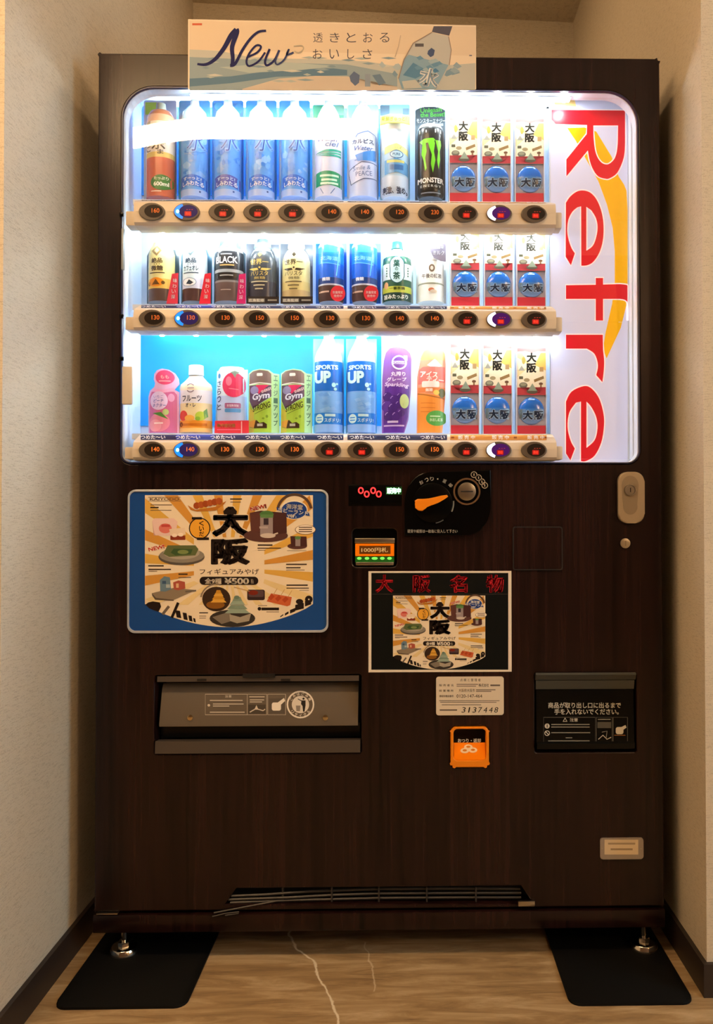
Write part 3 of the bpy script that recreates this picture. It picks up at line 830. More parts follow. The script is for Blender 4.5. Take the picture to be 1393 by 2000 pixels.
cp = []
for x, y in [(790, 1047), (790, 985)] + [(790 + 45 - 45 * math.cos(t), 985 - 62 * math.sin(t)) for t in [math.radians(90 * k / 8) for k in range(1, 9)]] + [(958, 918)] + [(958, 985)] + [(915 + 43 * math.cos(t), 985 + 60 * math.sin(t)) for t in [math.radians(90 * k / 8) for k in range(1, 9)]]:
    q = P(x, y); cp.append((q.x, q.z))
coin = plate('coin_unit', cp, [], -0.010, -0.0003, M['black'], vm, bevel=0.002)
c = P(845, 982, -0.012)
cyl('lever_dial', (c.x, -0.0135, c.z), 'y', 0.040, 0.0065, M['black'], coin, 36, bevel=0.001)
lev = [(858, 962.5), (873.5, 967), (875, 971), (858, 982), (843, 985.5), (835, 988)]
L2 = [(812, 984), (810, 978), (816, 974.5), (826, 974.5), (838, 975), (850, 971), (862, 968), (873, 966.8), (875.5, 970), (870, 974), (856, 982.5), (845, 986.5), (836, 988), (832, 993), (825, 998), (817, 997), (811, 992)]
pts = [(lambda q: (q.x, q.z))(P(x, y, -0.02)) for x, y in L2]
plate('return_lever', pts, [], -0.026, -0.0170, M['orange'], coin, bevel=0.0015)
c = P(912, 960, -0.012)
ring('coin_ring', c.x, c.z, 0.0275, 0.0275, 0.88, -0.0135, -0.0101, plain('copper_ring', '#8a6a4c', 0.35, metal=0.6), coin, 36)
face = cyl('coin_face', (c.x, -0.0117, c.z), 'y', 0.0185, 0.003, M['metal'], coin, 32, bevel=0.0006)
box('coin_slot', c.x - 0.0125, c.x + 0.0125, -0.0137, -0.0133, c.z - 0.0013, c.z + 0.0013, M['recess'], coin)
a = Art()
for ang, ch in zip((-122, -108, -95, -81, -64, -47), 'おつり・返却'):
    t = math.radians(ang); a.text(ch, 848 + 47 * math.cos(t), 982 + 47 * math.sin(t), 7.5 if ch != '・' else 3, 7.5 if ch != '・' else 3, '#c9c4ba', 0.02, rot=ang + 90)
for x, y in ((926, 927), (935, 933), (941.5, 941), (947, 948)):
    s = Art(); s.line(ell(x, y, 5.6, 5.6, 20), 1.5, '#a89a88', closed=True); s.rect(x - 1, y - 2.4, x + 1, y + 2.4, '#a89a88')
    s.build('coin_symbol', M['paper'], coin, flat(-0.0101))
a.text('硬貨や紙幣は一枚毎に投入して下さい', 845, 1037.5, 98, 7, '#bdb8ae', 0.015)
a.arc(845, 982, 40, 42.5, 355, 385, '#9a958c'); a.arc(845, 985, 36, 38, 55, 80, '#77736c')
a.build('coin_lettering', M['paper'], coin, flat(-0.0101))

# bill slot
b0, b1 = P(690, 1034), P(774, 1106)
box('bill_recess', b0.x - 0.001, b1.x + 0.001, 0.045, 0.049, b1.z - 0.001, b0.z + 0.001, M['recess'], vm)
bill = pbox('bill_slot', 692, 1051, 772, 1104, 0.004, 0.044, M['black'], vm, bevel=0.003)
pbox('slot_lip', 693, 1051, 771, 1061, 0.0005, 0.0039, M['metal'], bill, bevel=0.0012)
pbox('orange_window', 694, 1062, 770, 1086, 0.0015, 0.0039, M['orange_glow'], bill)
pbox('slot_tray', 695, 1098, 769, 1104, -0.003, 0.0039, M['metal'], bill, bevel=0.001)
a = Art(); a.rect(702, 1066, 763, 1082, '#6b3d0c'); a.text('1000円札', 732, 1074, 52, 9.5, '#ffe9b0', 0.02)
a.build('bill_lettering', M['paper'], bill, flat(0.0014))
a = Art(); a.rect(694, 1087, 770, 1098, '#0a4a0a')
for x in (702, 717, 732, 747, 761):
    a.ell(x, 1090.5, 4.5 if x != 732 else 6, 2.8, '#7dff6a', 12)
a.build('green_lamps', M['led_text'], bill, flat(0.0035))

# lock handle, key hole, access plate
lk = prr(1206, 922, 1257, 1022, 18)
lock = plate('lock_handle', lk, [], -0.008, -0.0003, M['lock_plate'], vm, bevel=0.003)
lc = P(1231, 957, -0.008)
kk = [(lambda q: (q.x, q.z))(P(x, y, -0.008)) for x, y in [(1231 + 16.5 * math.cos(t), 948 + 19 * math.sin(t)) for t in [math.radians(180 + 180 * k / 12) for k in range(13)]] + [(1245, 985)] + [(1231.5 + 14 * math.cos(t), 990 + 15 * math.sin(t)) for t in [math.radians(180 * k / 10) for k in range(11)]] + [(1216, 972)]]
plate('lock_recess', kk, [], -0.0084, -0.0081, M['lock_inner'], lock)
ring('lock_ring', lc.x, lc.z, 0.0118, 0.0118, 0.78, -0.0125, -0.0085, M['metal'], lock)
cyl('lock_cylinder', (lc.x, -0.0098, lc.z), 'y', 0.0088, 0.0025, M['metal'], lock, 24)
box('key_slot', lc.x - 0.0009, lc.x + 0.0009, -0.0114, -0.0111, lc.z - 0.0045, lc.z + 0.0045, M['recess'], lock)
kc = P(1221, 1061)
ks = cyl('key_cap', (kc.x, -0.0023, kc.z), 'y', 0.0102, 0.004, M['lock_plate'], vm, 24, bevel=0.0008)
box('cap_slot', kc.x - 0.0012, kc.x + 0.0012, -0.0047, -0.0044, kc.z - 0.0055, kc.z + 0.0055, M['lock_inner'], ks)
acc = plate('access_plate', prr(1003, 1030, 1097, 1112, 4), [], -0.0035, -0.0003, M['wood'], vm, bevel=0.001)
plate('plate_gap', prr(1001.5, 1028.5, 1098.5, 1113.5, 4.5), [prr(1003.4, 1030.4, 1096.6, 1111.6, 4)], -0.0040, -0.0002, M['recess'], acc)

# ---- delivery flap (left)
f0, f1 = P(302, 1318, 0), P(705, 1472, 0)
def pz(py, y): return P(500, py, y).z
fl = box('delivery_box', f0.x - 0.001, f1.x + 0.001, 0.078, 0.082, f1.z - 0.001, f0.z + 0.001, M['recess'], vm)
xa, xb = P(306, 1400, 0.0).x, P(701, 1400, 0.0).x
extrude_x('upper_strip', [(0.003, pz(1320, 0.003)), (0.002, pz(1331, 0.002)), (0.006, pz(1331, 0.006)), (0.007, pz(1320, 0.007))], xa, xb, M['flap_lip'], fl)
flap = extrude_x('flap', [(0.030, pz(1333, 0.030)), (0.022, pz(1345, 0.022)), (0.004, pz(1412, 0.004)), (0.004, pz(1418, 0.004)), (0.008, pz(1418, 0.008)), (0.026, pz(1348, 0.026)), (0.034, pz(1333, 0.034))], xa + 0.004, xb - 0.002, M['flap'], fl)
extrude_x('lower_lip', [(-0.002, pz(1447, -0.002)), (0.022, pz(1443, 0.022)), (0.022, pz(1471, 0.022)), (-0.004, pz(1471, -0.004))], xa - 0.002, xb + 0.003, M['flap_lip'], fl)
extrude_x('dark_gap_panel', [(0.03, pz(1412, 0.03)), (0.03, pz(1446, 0.03)), (0.034, pz(1446, 0.034)), (0.034, pz(1412, 0.034))], xa, xb, M['flap_black'], fl)
pbox('grip_notch', 474, 1316, 537, 1323, -0.002, 0.0015, M['recess'], fl)
for x in (394, 558): pbox('strip_slot', x - 9, 1326, x + 9, 1330, 0.0005, 0.0019, M['recess'], fl)
def flap_y(py): return 0.022 - 0.018 * (py - 1345) / 67.0
fm = lambda px, py, lay: P(px, py, flap_y(py) - 0.0004 - lay * EPS)
for x in (372, 636):
    q = P(x, 1401, flap_y(1401))
    cyl('screw', (q.x, q.y - 0.002, q.z), 'y', 0.0058, 0.004, plain('brass_screw', '#d6c6a0', 0.2, metal=1.0), flap, 16, bevel=0.001)
a = Art()
W = '#c9beb0'
for x0, x1 in ((401, 483), (483, 521), (523, 558)):
    a.line([(x0, 1356), (x1, 1356), (x1, 1396), (x0, 1396)], 1.0, W, closed=True)
a.text('注意', 446, 1360, 13, 5, W, 0.02)
for y, x0, x1 in ((1368, 410, 474), (1375, 416, 476), (1379, 416, 448), (1391, 410, 478), (1361, 487, 517), (1367, 488, 516), (1371, 488, 512)):
    a.rect(x0, y - 0.9, x1, y + 0.9, W)
a.ell(408, 1377.5, 2.6, 2.6, W, 12)
a.rect(485, 1376, 519, 1394, '#4a4238'); a.line([(488, 1391), (500, 1384), (514, 1388), (518, 1385)], 2, W); a.poly([(497, 1386), (501, 1377), (505, 1386)], W)
a.rect(526, 1364, 556, 1393, '#5a5148'); a.rr(531, 1372, 549, 1388, 4, '#e8e0d4'); a.poly([(540, 1374), (555, 1363), (557, 1369), (546, 1379)], '#e8e0d4')
a.line(ell(587, 1376, 25.5, 25.5, 32), 3.0, '#e4dcd0', closed=True)
a.ell(587, 1376, 17, 17, '#d8d0c4', 28)
a.ell(593, 1364.5, 2.2, 2.2, '#2c2824', 10); a.poly([(589, 1368), (597, 1368), (597, 1378), (595, 1390), (592, 1390), (591, 1379), (588, 1375)], '#2c2824')
a.line([(589, 1369), (582, 1365)], 1.6, '#2c2824'); a.poly([(578, 1378), (587, 1378), (586, 1389), (579, 1389)], '#8a8278')
for k, ch in enumerate('ごみはごみ箱'):
    t = math.radians(-150 + k * 24); a.text(ch, 587 + 21 * math.cos(t), 1376 + 21 * math.sin(t), 5.5, 5.5, '#e4dcd0', 0.02, rot=-150 + k * 24 + 90)
for k, ch in enumerate('リサイクル'):
    t = math.radians(138 - k * 24); a.text(ch, 587 + 21 * math.cos(t), 1376 + 21 * math.sin(t), 5.5, 5.5, '#e4dcd0', 0.02, rot=138 - k * 24 - 90)
a.build('flap_notice', M['paper'], flap, fm)

# ---- pick-up flap (right)
g0, g1 = P(1046, 1315, 0), P(1242, 1469, 0)
pk = box('pickup_box', g0.x - 0.001, g1.x + 0.001, 0.070, 0.074, g1.z - 0.001, g0.z + 0.001, M['recess'], vm)
xa, xb = P(1048, 1400, 0).x, P(1239, 1400, 0).x
extrude_x('hood', [(-0.006, pz(1317, -0.006)), (-0.009, pz(1321, -0.009)), (-0.003, pz(1331, -0.003)), (0.006, pz(1331, 0.006)), (0.006, pz(1316, 0.006))], xa - 0.002, xb + 0.002, M['grey_flap'], pk)
extrude_x('hinge_band', [(-0.003, pz(1332, -0.003)), (0.001, pz(1349, 0.001)), (0.006, pz(1349, 0.006)), (0.005, pz(1332, 0.005))], xa - 0.001, xb, M['grey_flap'], pk)
pf = extrude_x('flap', [(0.002, pz(1350, 0.002)), (-0.003, pz(1452, -0.003)), (-0.008, pz(1457, -0.008)), (-0.006, pz(1467, -0.006)), (0.002, pz(1468, 0.002)), (0.006, pz(1350, 0.006))], xa, xb - 0.001, M['flap_black'], pk)
a = Art(); W = '#c6c4bc'
a.text('商品が取り出し口に出るまで', 1142, 1377.5, 142, 11.5, W, 0.02)
a.text('手を入れないでください。', 1146, 1390, 126, 11.5, W, 0.02)
D = '#6b6a66'
for x0, x1 in ((1062, 1163), (1165, 1196), (1198, 1226)):
    a.line([(x0, 1401), (x1, 1401), (x1, 1450), (x0, 1450)], 0.9, D, closed=True)
a.text('△', 1104, 1405.5, 9, 8, W, 0.01); a.text('注意', 1121, 1406, 16, 7, W, 0.02)
a.ell(1069, 1418, 5, 5, W, 16); a.rect(1068.2, 1415, 1069.8, 1421, '#151515')
a.line(ell(1069, 1432, 4.6, 4.6, 16), 1.5, W, closed=True); a.line([(1066, 1429), (1072, 1435)], 1.5, W)
for y, x0, x1 in ((1415, 1077, 1152), (1420, 1077, 1152), (1431, 1077, 1153), (1441, 1105, 1118), (1447, 1071, 1152), (1451, 1077, 1140), (1405, 1168, 1193)):
    a.rect(x0, y - 0.9, x1, y + 0.9, '#8a8984')
a.rect(1167, 1410, 1194, 1422, '#54534f'); a.line([(1169, 1444), (1178, 1436), (1186, 1444), (1194, 1440)], 1.6, W); a.line([(1176, 1430), (1186, 1428), (1184, 1442)], 1.4, '#8a8984')
a.rr(1203, 1420, 1218, 1434, 4, W); a.poly([(1210, 1422), (1222, 1416), (1224, 1421), (1214, 1428)], W); a.line([(1200, 1436), (1222, 1436)], 1.2, '#9a6a3a')
def pf_y(py): return 0.002 - 0.005 * (py - 1350) / 102.0
a.build('flap_notice', M['paper'], pf, lambda px, py, lay: P(px, py, pf_y(py) - 0.0004 - lay * EPS))

# ---- coin return tray
c0, c1 = P(880, 1419, 0), P(955, 1498, 0)
tray = plate('coin_return', prr(880, 1419, 955, 1498, 11), [prr(886, 1423, 949, 1484, 8)], -0.004, 0.012, M['orange'], vm, bevel=0.002)
box('tray_back', c0.x + 0.003, c1.x - 0.003, 0.043, 0.046, c1.z + 0.003, c0.z - 0.003, M['recess'], tray)
tl = extrude_x('tray_floor', [(-0.003, pz(1486, 0)), (-0.003, pz(1484, 0)), (0.0068, pz(1453, 0.0068)), (0.0110, pz(1453, 0.011)), (0.008, pz(1486, 0.008))], P(887, 1400).x, P(948, 1400).x, M['orange_glow'], tray)
a = Art(); a.text('おつり・返却', 917, 1446.5, 45, 8, '#e6e0d6', 0.02)
for x, y in ((915, 1459), (908, 1466), (924, 1465)):
    a.ell(x, y, 8.5, 5.2, '#f7d9b0', 18); a.ell(x, y - 0.5, 4.2, 2.2, '#d9842a', 14)
a.build('tray_lettering', M['paper'], tray, lambda px, py, lay: P(px, py, min(0.0062, 0.0064 - 0.0098 * (py - 1453) / 31.0) - 0.0008 - lay * EPS))

# ---- information sticker and name plate
st = plate('contact_sticker', prr(852, 1321, 984, 1397, 5), [], -0.0009, -0.0002, plain('cream_sticker', '#d9cdb8', 0.5), vm)
a = Art(); K = '#2a2420'
a.text('点 検 と 管 理 者', 919, 1328, 40, 5.5, K, 0.0)
for y, s in ((1338.5, '販 売 者 名'), (1349, '設 置 場 所'), (1359.5, '連絡先電話番号')):
    a.text(s, 872, y, 28, 4.5, K, 0.0)
a.text('大阪府大阪市', 912, 1348.5, 32, 6.5, K, 0.0); a.rect(930, 1346.5, 968, 1348, '#6a6058'); a.rect(930, 1349.5, 960, 1351, '#6a6058')
a.rect(892, 1336, 934, 1337.4, '#6a6058'); a.rect(892, 1339.4, 930, 1340.8, '#6a6058'); a.text('株式会社', 945, 1338.3, 20, 6.5, K, 0.01); a.rect(958, 1337, 977, 1340, '#6a6058')
a.text('0120-147-464', 917, 1359.5, 50, 6.5, K, 0.0)
for y, x0, x1 in ((1368, 858, 976), (1371, 860, 970), (1376, 863, 940)): a.rect(x0, y, x1, y + 1.1, '#5a5048')
a.rect(859, 1385.5, 893, 1388, '#5a5048')
for k, ch in enumerate('3137448'):
    a.text(ch, 906 + k * 10.6, 1386.5, 7.0 if ch != '1' else 2.4, 10.5, '#14110f', 0.0, shear=0.2)
a.build('sticker_lettering', M['paper'], st, flat(-0.001))
npf = plate('name_plate', prr(1172, 1635, 1256, 1677, 5), [], -0.004, -0.0003, M['silver'], vm, bevel=0.001)
a = Art(); a.rect(1181, 1640, 1247, 1669, '#d8c8ac'); a.rect(1188, 1646, 1241, 1649.5, '#a89880'); a.rect(1193, 1657, 1236, 1660.5, '#9a8a72')
a.build('plate_lettering', M['paper'], npf, flat(-0.0041))
for x in (1176.5, 1252):
    q = P(x, 1657, -0.0042); cyl('rivet', (q.x, -0.0044, q.z), 'y', 0.0016, 0.0006, M['metal'], npf, 10)

# ---- bottom vent with loose slats, hinge tabs
pbox('vent_back', 444, 1728, 1040, 1768, 0.040, 0.044, M['recess'], vm)
def slat(pts, r):
    tube('vent_slat', [P(x, y, yy) for x, y, yy in pts], r, M['vent'], vm, 6)
slat([(452, 1750, 0.004), (520, 1747, 0.006), (600, 1741, 0.010), (740, 1736, 0.012), (900, 1735, 0.012), (1016, 1736, 0.012)], 0.0024)
slat([(446, 1757, 0.004), (560, 1753, 0.006), (650, 1748, 0.010), (742, 1745, 0.012), (900, 1744, 0.012), (1018, 1744, 0.012)], 0.0024)
slat([(450, 1763, 0.004), (580, 1758, 0.008), (742, 1754, 0.012), (900, 1753, 0.012), (1018, 1753, 0.012)], 0.0024)
slat([(415, 1790, -0.006), (440, 1784, -0.006), (467, 1781, -0.006), (466, 1784, -0.006), (440, 1788, -0.007)], 0.0012)
slat([(418, 1783, -0.004), (480, 1771, -0.003), (545, 1759, 0.003)], 0.0016)
for x in (552, 648, 740, 834, 930): pbox('vent_rib', x - 1.5, 1733, x + 1.5, 1762, 0.006, 0.016, M['vent'], vm)
box('bottom_tab', P(1012, 1760).x, P(1044, 1760).x, -0.006, -0.0005, P(700, 1771).z, P(700, 1761).z, M['metal'], vm, bevel=0.001)
box('bottom_tab', P(190, 1775).x, P(231, 1775).x, -0.005, 0.02, P(700, 1779).z, P(700, 1776.5).z, M['metal'], vm)

# ================================================================== posters and banner
def poster_art(a):
    """souvenir figure poster, drawn on its own 1089 x 855 grid starting at (143, 90)"""
    CR, Y1, Y2 = '#ecdcc0', '#cf9440', '#dcae50'
    bottom = [(143 + 1089 * k / 24, 795 + 150 * math.sin(math.pi * k / 24) ** 0.8) for k in range(25)]
    sheet = [(143, 90)] + bottom + [(1232, 90)]
    a.poly(sheet, CR)
    cx, cy = 690, 560
    for k in range(24):
        t0 = math.radians(k * 15 + 3); t1 = math.radians(k * 15 + 9.5)
        rays = []
        for t in (t0, t1):
            dx, dy = math.cos(t), math.sin(t)
            m = 9e9
            if dx > 0: m = min(m, (1231 - cx) / dx)
            if dx < 0: m = min(m, (144 - cx) / dx)
            if dy < 0: m = min(m, (91 - cy) / dy)
            if dy > 0: m = min(m, (800 - cy) / dy)
            rays.append((cx + dx * m, cy + dy * m))
        st = 0.42; dyc = math.sin((t0 + t1) / 2)
        inner = [(cx + (x - cx) * st, cy + (y - cy) * st) for x, y in rays]
        a.poly([inner[0], rays[0], rays[1], inner[1]], ('#e6cf98' if dyc > 0.35 else (Y1 if k % 2 else Y2)))
    B = '#241a16'
    # centre column
    for g, x, y, w, h in (('大', 698, 262, 240, 195), ('阪', 698, 455, 255, 175)):
        a.text(g, x, y, w * 1.04, h * 1.04, CR, 0.085); a.text(g, x, y, w, h, B, 0.055)
    a.poly([(650, 195), (672, 170), (695, 185), (718, 170), (740, 195), (735, 215), (655, 215)], B)
    a.text('フィギュアみやげ', 690, 585, 385, 38, '#3a2a1c', 0.01)
    a.rr(497, 618, 878, 671, 26, B); a.text('全9種', 585, 646, 108, 38, '#f6ecd8', 0.03); a.text('¥500', 738, 646, 160, 42, '#f6ecd8', 0.035); a.text('税込', 839, 648, 18, 30, '#d8ccb8', 0.0)
    # maker's name, captions
    a.line([(165, 103), (375, 103), (375, 128), (165, 128)], 3, '#6a5a4c', closed=True); a.text('KAIYODO', 270, 115.5, 190, 17, '#5a4a40', 0.015)
    for x0, x1, y, h in ((178, 318, 153, 5), (178, 232, 170, 9), (178, 315, 188, 4), (695, 772, 115, 8), (697, 765, 135, 5), (164, 265, 548, 9), (166, 312, 571, 8), (166, 222, 582, 4),
                         (360, 420, 602, 9), (360, 442, 623, 5), (874, 970, 413, 9), (872, 1025, 433, 6), (874, 925, 446, 3), (1058, 1192, 538, 8), (1058, 1152, 560, 8), (1058, 1178, 575, 4),
                         (1060, 1198, 673, 9), (1060, 1206, 692, 6), (1144, 1206, 706, 3), (495, 552, 852, 7), (495, 540, 873, 4), (495, 538, 886, 4), (876, 935, 806, 4), (930, 1012, 846, 4), (1064, 1190, 449, 2)):
        a.rect(x0, y - h / 2, x1, y + h / 2, '#3a2c24' if h > 5 else '#6a5848')
    a.ell(885, 826, 12, 12, B, 14); a.rect(898, 818, 1012, 836, B)
    for x, y, r in ((878, 170, -12), (218, 432, -12)):
        a.text('NEW!', x, y, 108, 28, '#fbeedd', 0.09, rot=r); a.text('NEW!', x, y, 106, 26, '#d0331c', 0.03, rot=r)
    # round badge
    a.arc(1112, 195, 100, 118, 190, 350, '#5a4436', 20); a.ell(1110, 185, 88, 62, '#f2ead8'); a.ell(1110, 187, 82, 56, '#22428c')
    a.poly([(995, 168), (1205, 205), (1212, 225), (1000, 190)], '#22428c')
    a.text('海洋堂', 1112, 165, 108, 34, '#f4f0e6', 0.025, rot=4); a.text('ホビーランド', 1103, 195, 200, 30, '#f4f0e6', 0.025, rot=8); a.text('ver.', 1095, 225, 60, 22, '#f4f0e6', 0.03)
    a.ell(1183, 314, 68, 32, '#6a4a3a'); a.ell(1183, 313, 64, 29, '#f6ead4')
    for y in (298, 312, 326): a.rect(1140, y - 3, 1226, y + 3, '#4a3428')
    # dumplings on a tray
    a.poly([(420, 155), (470, 185), (600, 165), (670, 128), (655, 150), (600, 190), (480, 196), (440, 186)], '#b8742c')
    for k in range(6): a.ell(478 + k * 29, 158 - k * 6, 21, 22, '#b0582a' if k % 2 else '#a04a22', 14)
    # lantern
    a.ell(498, 305, 70, 70, B); a.ell(498, 305, 63, 63, '#e8a838'); a.rect(447, 232, 512, 248, B); a.rect(480, 364, 558, 380, B)
    a.vtext('くいだ', 510, 255, 32, B, 0.02)
    # pink bag and bun box
    a.poly([(190, 258), (205, 240), (330, 240), (355, 262), (340, 355), (205, 350)], '#e8c8c0'); a.poly([(190, 258), (205, 340), (215, 352), (200, 350)], '#c89a90'); a.ell(275, 305, 42, 32, '#d8786c'); a.rect(250, 280, 305, 296, '#c04a44')
    a.poly([(300, 310), (400, 300), (408, 345), (310, 352)], '#e6d2b8'); a.rect(308, 352, 405, 380, '#8a3a22'); a.ell(335, 350, 18, 12, '#f4e4d0', 12); a.ell(375, 346, 18, 12, '#f4e4d0', 12)
    # stadium model
    a.ell(380, 490, 150, 54, '#5a544c'); a.ell(382, 480, 146, 48, '#8a8478'); a.ell(380, 462, 118, 44, '#a8a090'); a.poly([(262, 470), (290, 415), (470, 415), (490, 440), (470, 480), (300, 490)], '#5f6a42'); a.poly([(310, 462), (330, 436), (452, 440), (440, 472), (340, 480)], '#3f5a34'); a.ell(390, 458, 36, 14, '#7a8a52', 16)
    # brick niche statue model
    a.ell(926, 352, 144, 42, '#5a3a34'); a.poly([(822, 205), (895, 190), (1060, 205), (1062, 335), (960, 350), (830, 320)], '#4a2c2a'); a.poly([(822, 205), (890, 200), (890, 330), (830, 322)], '#5c3832')
    a.rect(890, 225, 972, 350, '#9a8c8e'); a.rect(912, 240, 944, 282, '#3a3038'); a.ell(932, 214, 46, 24, '#4f7a44', 18); a.rect(892, 215, 974, 236, '#5f8a52'); a.rect(885, 292, 940, 306, '#b0a2a2'); a.ell(940, 352, 50, 16, '#c8bcb4', 16); a.line([(970, 348), (1005, 335)], 9, '#c8bcb4')
    a.ell(1130, 420, 64, 20, '#5a3a34'); a.poly([(1085, 355), (1190, 358), (1194, 420), (1090, 425)], '#4a2c2a'); a.rect(1118, 370, 1150, 420, '#9a8c8e'); a.ell(1134, 366, 20, 11, '#5f8a52', 12)
    # town model
    a.poly([(188, 725), (330, 690), (475, 705), (330, 768), (215, 755)], '#8a7c68'); a.poly([(188, 725), (215, 755), (330, 768), (330, 775), (210, 768), (190, 740)], '#5a4e42')
    a.poly([(242, 712), (240, 640), (268, 615), (305, 622), (312, 700), (275, 715)], '#6a8494'); a.rect(255, 645, 280, 665, '#3f5a78'); a.rect(280, 668, 306, 690, '#a8b4b8'); a.poly([(330, 700), (326, 655), (360, 642), (402, 652), (405, 695), (360, 706)], '#a85444'); a.rect(345, 662, 362, 690, '#d8b08a'); a.line([(405, 715), (475, 708)], 10, '#6a6258')
    # golden and green castles
    a.ell(606, 763, 92, 80, '#3a2a1e'); a.ell(600, 800, 60, 26, '#8a5a20', 18)
    for k, (w, h0) in enumerate(((52, 785), (42, 765), (32, 745), (20, 727))): a.poly([(620 - w, h0), (620 - w * 0.6, h0 - 22), (620 + w * 0.6, h0 - 22), (620 + w, h0)], '#c8902e' if k % 2 else '#dca846')
    a.ell(710, 888, 148, 56, '#3a342e'); a.poly([(580, 880), (690, 845), (720, 900), (640, 925)], '#7d7468'); a.poly([(690, 862), (760, 880), (832, 855), (818, 905), (740, 920), (695, 905)], '#a49c8c')
    for k, (w, h0) in enumerate(((82, 855), (66, 828), (50, 800), (32, 776))): a.poly([(742 - w, h0), (742 - w * 0.62, h0 - 26), (742 + w * 0.62, h0 - 26), (742 + w, h0)], '#7f9484' if k % 2 else '#94a898')
    a.ell(738, 752, 18, 12, '#6a8070', 12)
    a.arc(606, 768, 97, 106, 190, 285, '#8a7a66', 14)
    # dip tray and skewers
    a.rr(806, 702, 920, 770, 12, '#3a2a28'); a.rr(814, 706, 912, 750, 10, '#5a4648'); a.ell(845, 722, 32, 16, '#7a2a1a', 16); a.line([(720, 685), (820, 712)], 5, '#c8a068')
    a.poly([(932, 778), (960, 726), (1095, 750), (1085, 802), (1065, 810)], '#c8643a')
    for k in range(3): a.line([(950 + k * 45, 762 + k * 8), (975 + k * 45, 738 + k * 8)], 26, '#b04a28'); a.line([(975 + k * 48, 735 + k * 6), (1000 + k * 48, 695 + k * 6)], 4, '#c8a068')
    # dark skyline along the lower edge
    a.poly([(146, 798), (165, 785), (195, 778), (240, 785), (248, 812), (232, 845), (200, 835), (170, 822)], B)
    for x, t, w in ((285, 795, 18), (345, 772, 18), (355, 835, 30), (400, 850, 26), (435, 868, 22), (462, 885, 14)):
        yb = 795 + 150 * math.sin(math.pi * (x - 143) / 1089) ** 0.8 - 4
        if x < 350: a.line([(x - 28, yb), (x + 14, t + 14)], w, '#6a5f54' if x < 300 else B)
        else: a.poly([(x - w / 2, t), (x + w / 2, t + 4), (x + w * 0.8, yb), (x - w * 0.2, yb - 6)], B)
    for x, t, w in ((1030, 868, 20), (1062, 850, 24), (1100, 828, 34), (1145, 795, 56), (1200, 770, 40)):
        yb = 795 + 150 * math.sin(math.pi * (x - 143) / 1089) ** 0.8 - 6
        a.poly([(x - w / 2, t + 6), (x + w / 2, t - 8), (x + w / 2, yb - 14), (x - w / 2, yb)], B)
    a.ell(1145, 780, 24, 18, B, 14); a.ell(1205, 765, 25, 25, B, 14); a.ell(1205, 765, 5, 5, CR, 8)

# framed ad panel
adp = empty('ad_panel', P(447, 1234, 0), 'blue framed panel with souvenir figure poster, left below the lit window', 'ad panel')
adp.location = (P(447, 1234).x, -0.004, P(447, 1234).z)
plate('panel_board', prr(253, 958, 641, 1234, 14), [], -0.007, -0.0004, M['blue_frame'], adp, bevel=0.002)
plate('panel_trim', prr(251.5, 956.5, 642.5, 1235.5, 15), [prr(255, 960, 639, 1231, 13)], -0.0095, -0.0071, M['trim_clear'], adp, bevel=0.0006)
a = Art().frame(240, 940, 1 / 3.3167)
poster_art(a)
o = a.build('poster_sheet', M['paper'], adp, flat(-0.0071))
o['label'] = 'cream and orange poster of souvenir figures with big black characters'

# black poster
bp_ = empty('black_poster', (P(859, 1313).x, -0.001, P(859, 1313).z), 'black white-edged poster with four red characters over a smaller copy of the figure poster', 'poster')
plate('sheet', prr(720, 1115, 999, 1313, 0.01, n=1), [], -0.0008, -0.0003, plain('white_poster_paper', '#e6dccb', 0.5), bp_)
a = Art()
a.rect(725.5, 1119, 993, 1308, '#0c0e0d'); a.rect(727, 1160, 993, 1161, '#3a3632')
for ch, x in zip('大阪名物', (751, 824, 896, 967)): a.text(ch, x, 1140, 35, 35, '#c2222c', 0.035)
k = (1080 - 295) / 1089 / 4.353
a.frame(700 + 295 / 4.353 - 143 * k, 1100 + 275 / 4.353 - 90 * (628 / 855) / 4.353, k, (628 / 855) / 4.353)
poster_art(a)
a.build('poster_print', M['paper'], bp_, flat(-0.0009))

# banner above the window
bn = empty('banner', (P(649, 175).x, -0.0045, P(649, 175).z), 'pale printed banner with the word New and a water bottle above the lit window', 'banner')
bq = [(368, 39), (930, 51), (930, 175), (368, 175)]
plate('sheet', [(lambda q: (q.x, q.z))(P(x, y, -0.003)) for x, y in bq], [], -0.0055, -0.0040, plain('pale_banner_paper', '#e2d2bb', 0.5), bn)
a = Art()
k = 1 / 2.247
a.frame(340, 20, k)
a.poly([(68, 45), (1323, 73), (1323, 200), (68, 172)], '#dccab2')
a.poly([(68, 172), (200, 178), (330, 205), (480, 212), (650, 215), (850, 225), (1000, 250), (1160, 245), (1323, 232), (1323, 350), (68, 352)], '#b9bdb8')
a.poly([(68, 205), (300, 215), (540, 232), (760, 238), (980, 280), (980, 350), (68, 350)], '#8fa2ac')
a.poly([(68, 300), (250, 290), (450, 262), (700, 255), (760, 262), (760, 285), (450, 292), (250, 320), (68, 335)], '#5f7f98')
a.poly([(200, 250), (480, 228), (720, 245), (560, 262), (330, 275)], '#a9b8b8')
a.poly([(300, 345), (460, 300), (620, 288), (760, 290), (820, 320), (980, 335), (980, 352), (300, 352)], '#c8bcae')
for q in range(26):
    x = 90 + random.random() * 850; y = 200 + random.random() * 120; w = 30 + random.random() * 70
    a.poly([(x, y), (x + w * 0.5, y - 5), (x + w, y + 2), (x + w * 0.5, y + 6)], random.choice(['#7f97a6', '#a8b4b4', '#8aa0ac', '#c4c6be']))
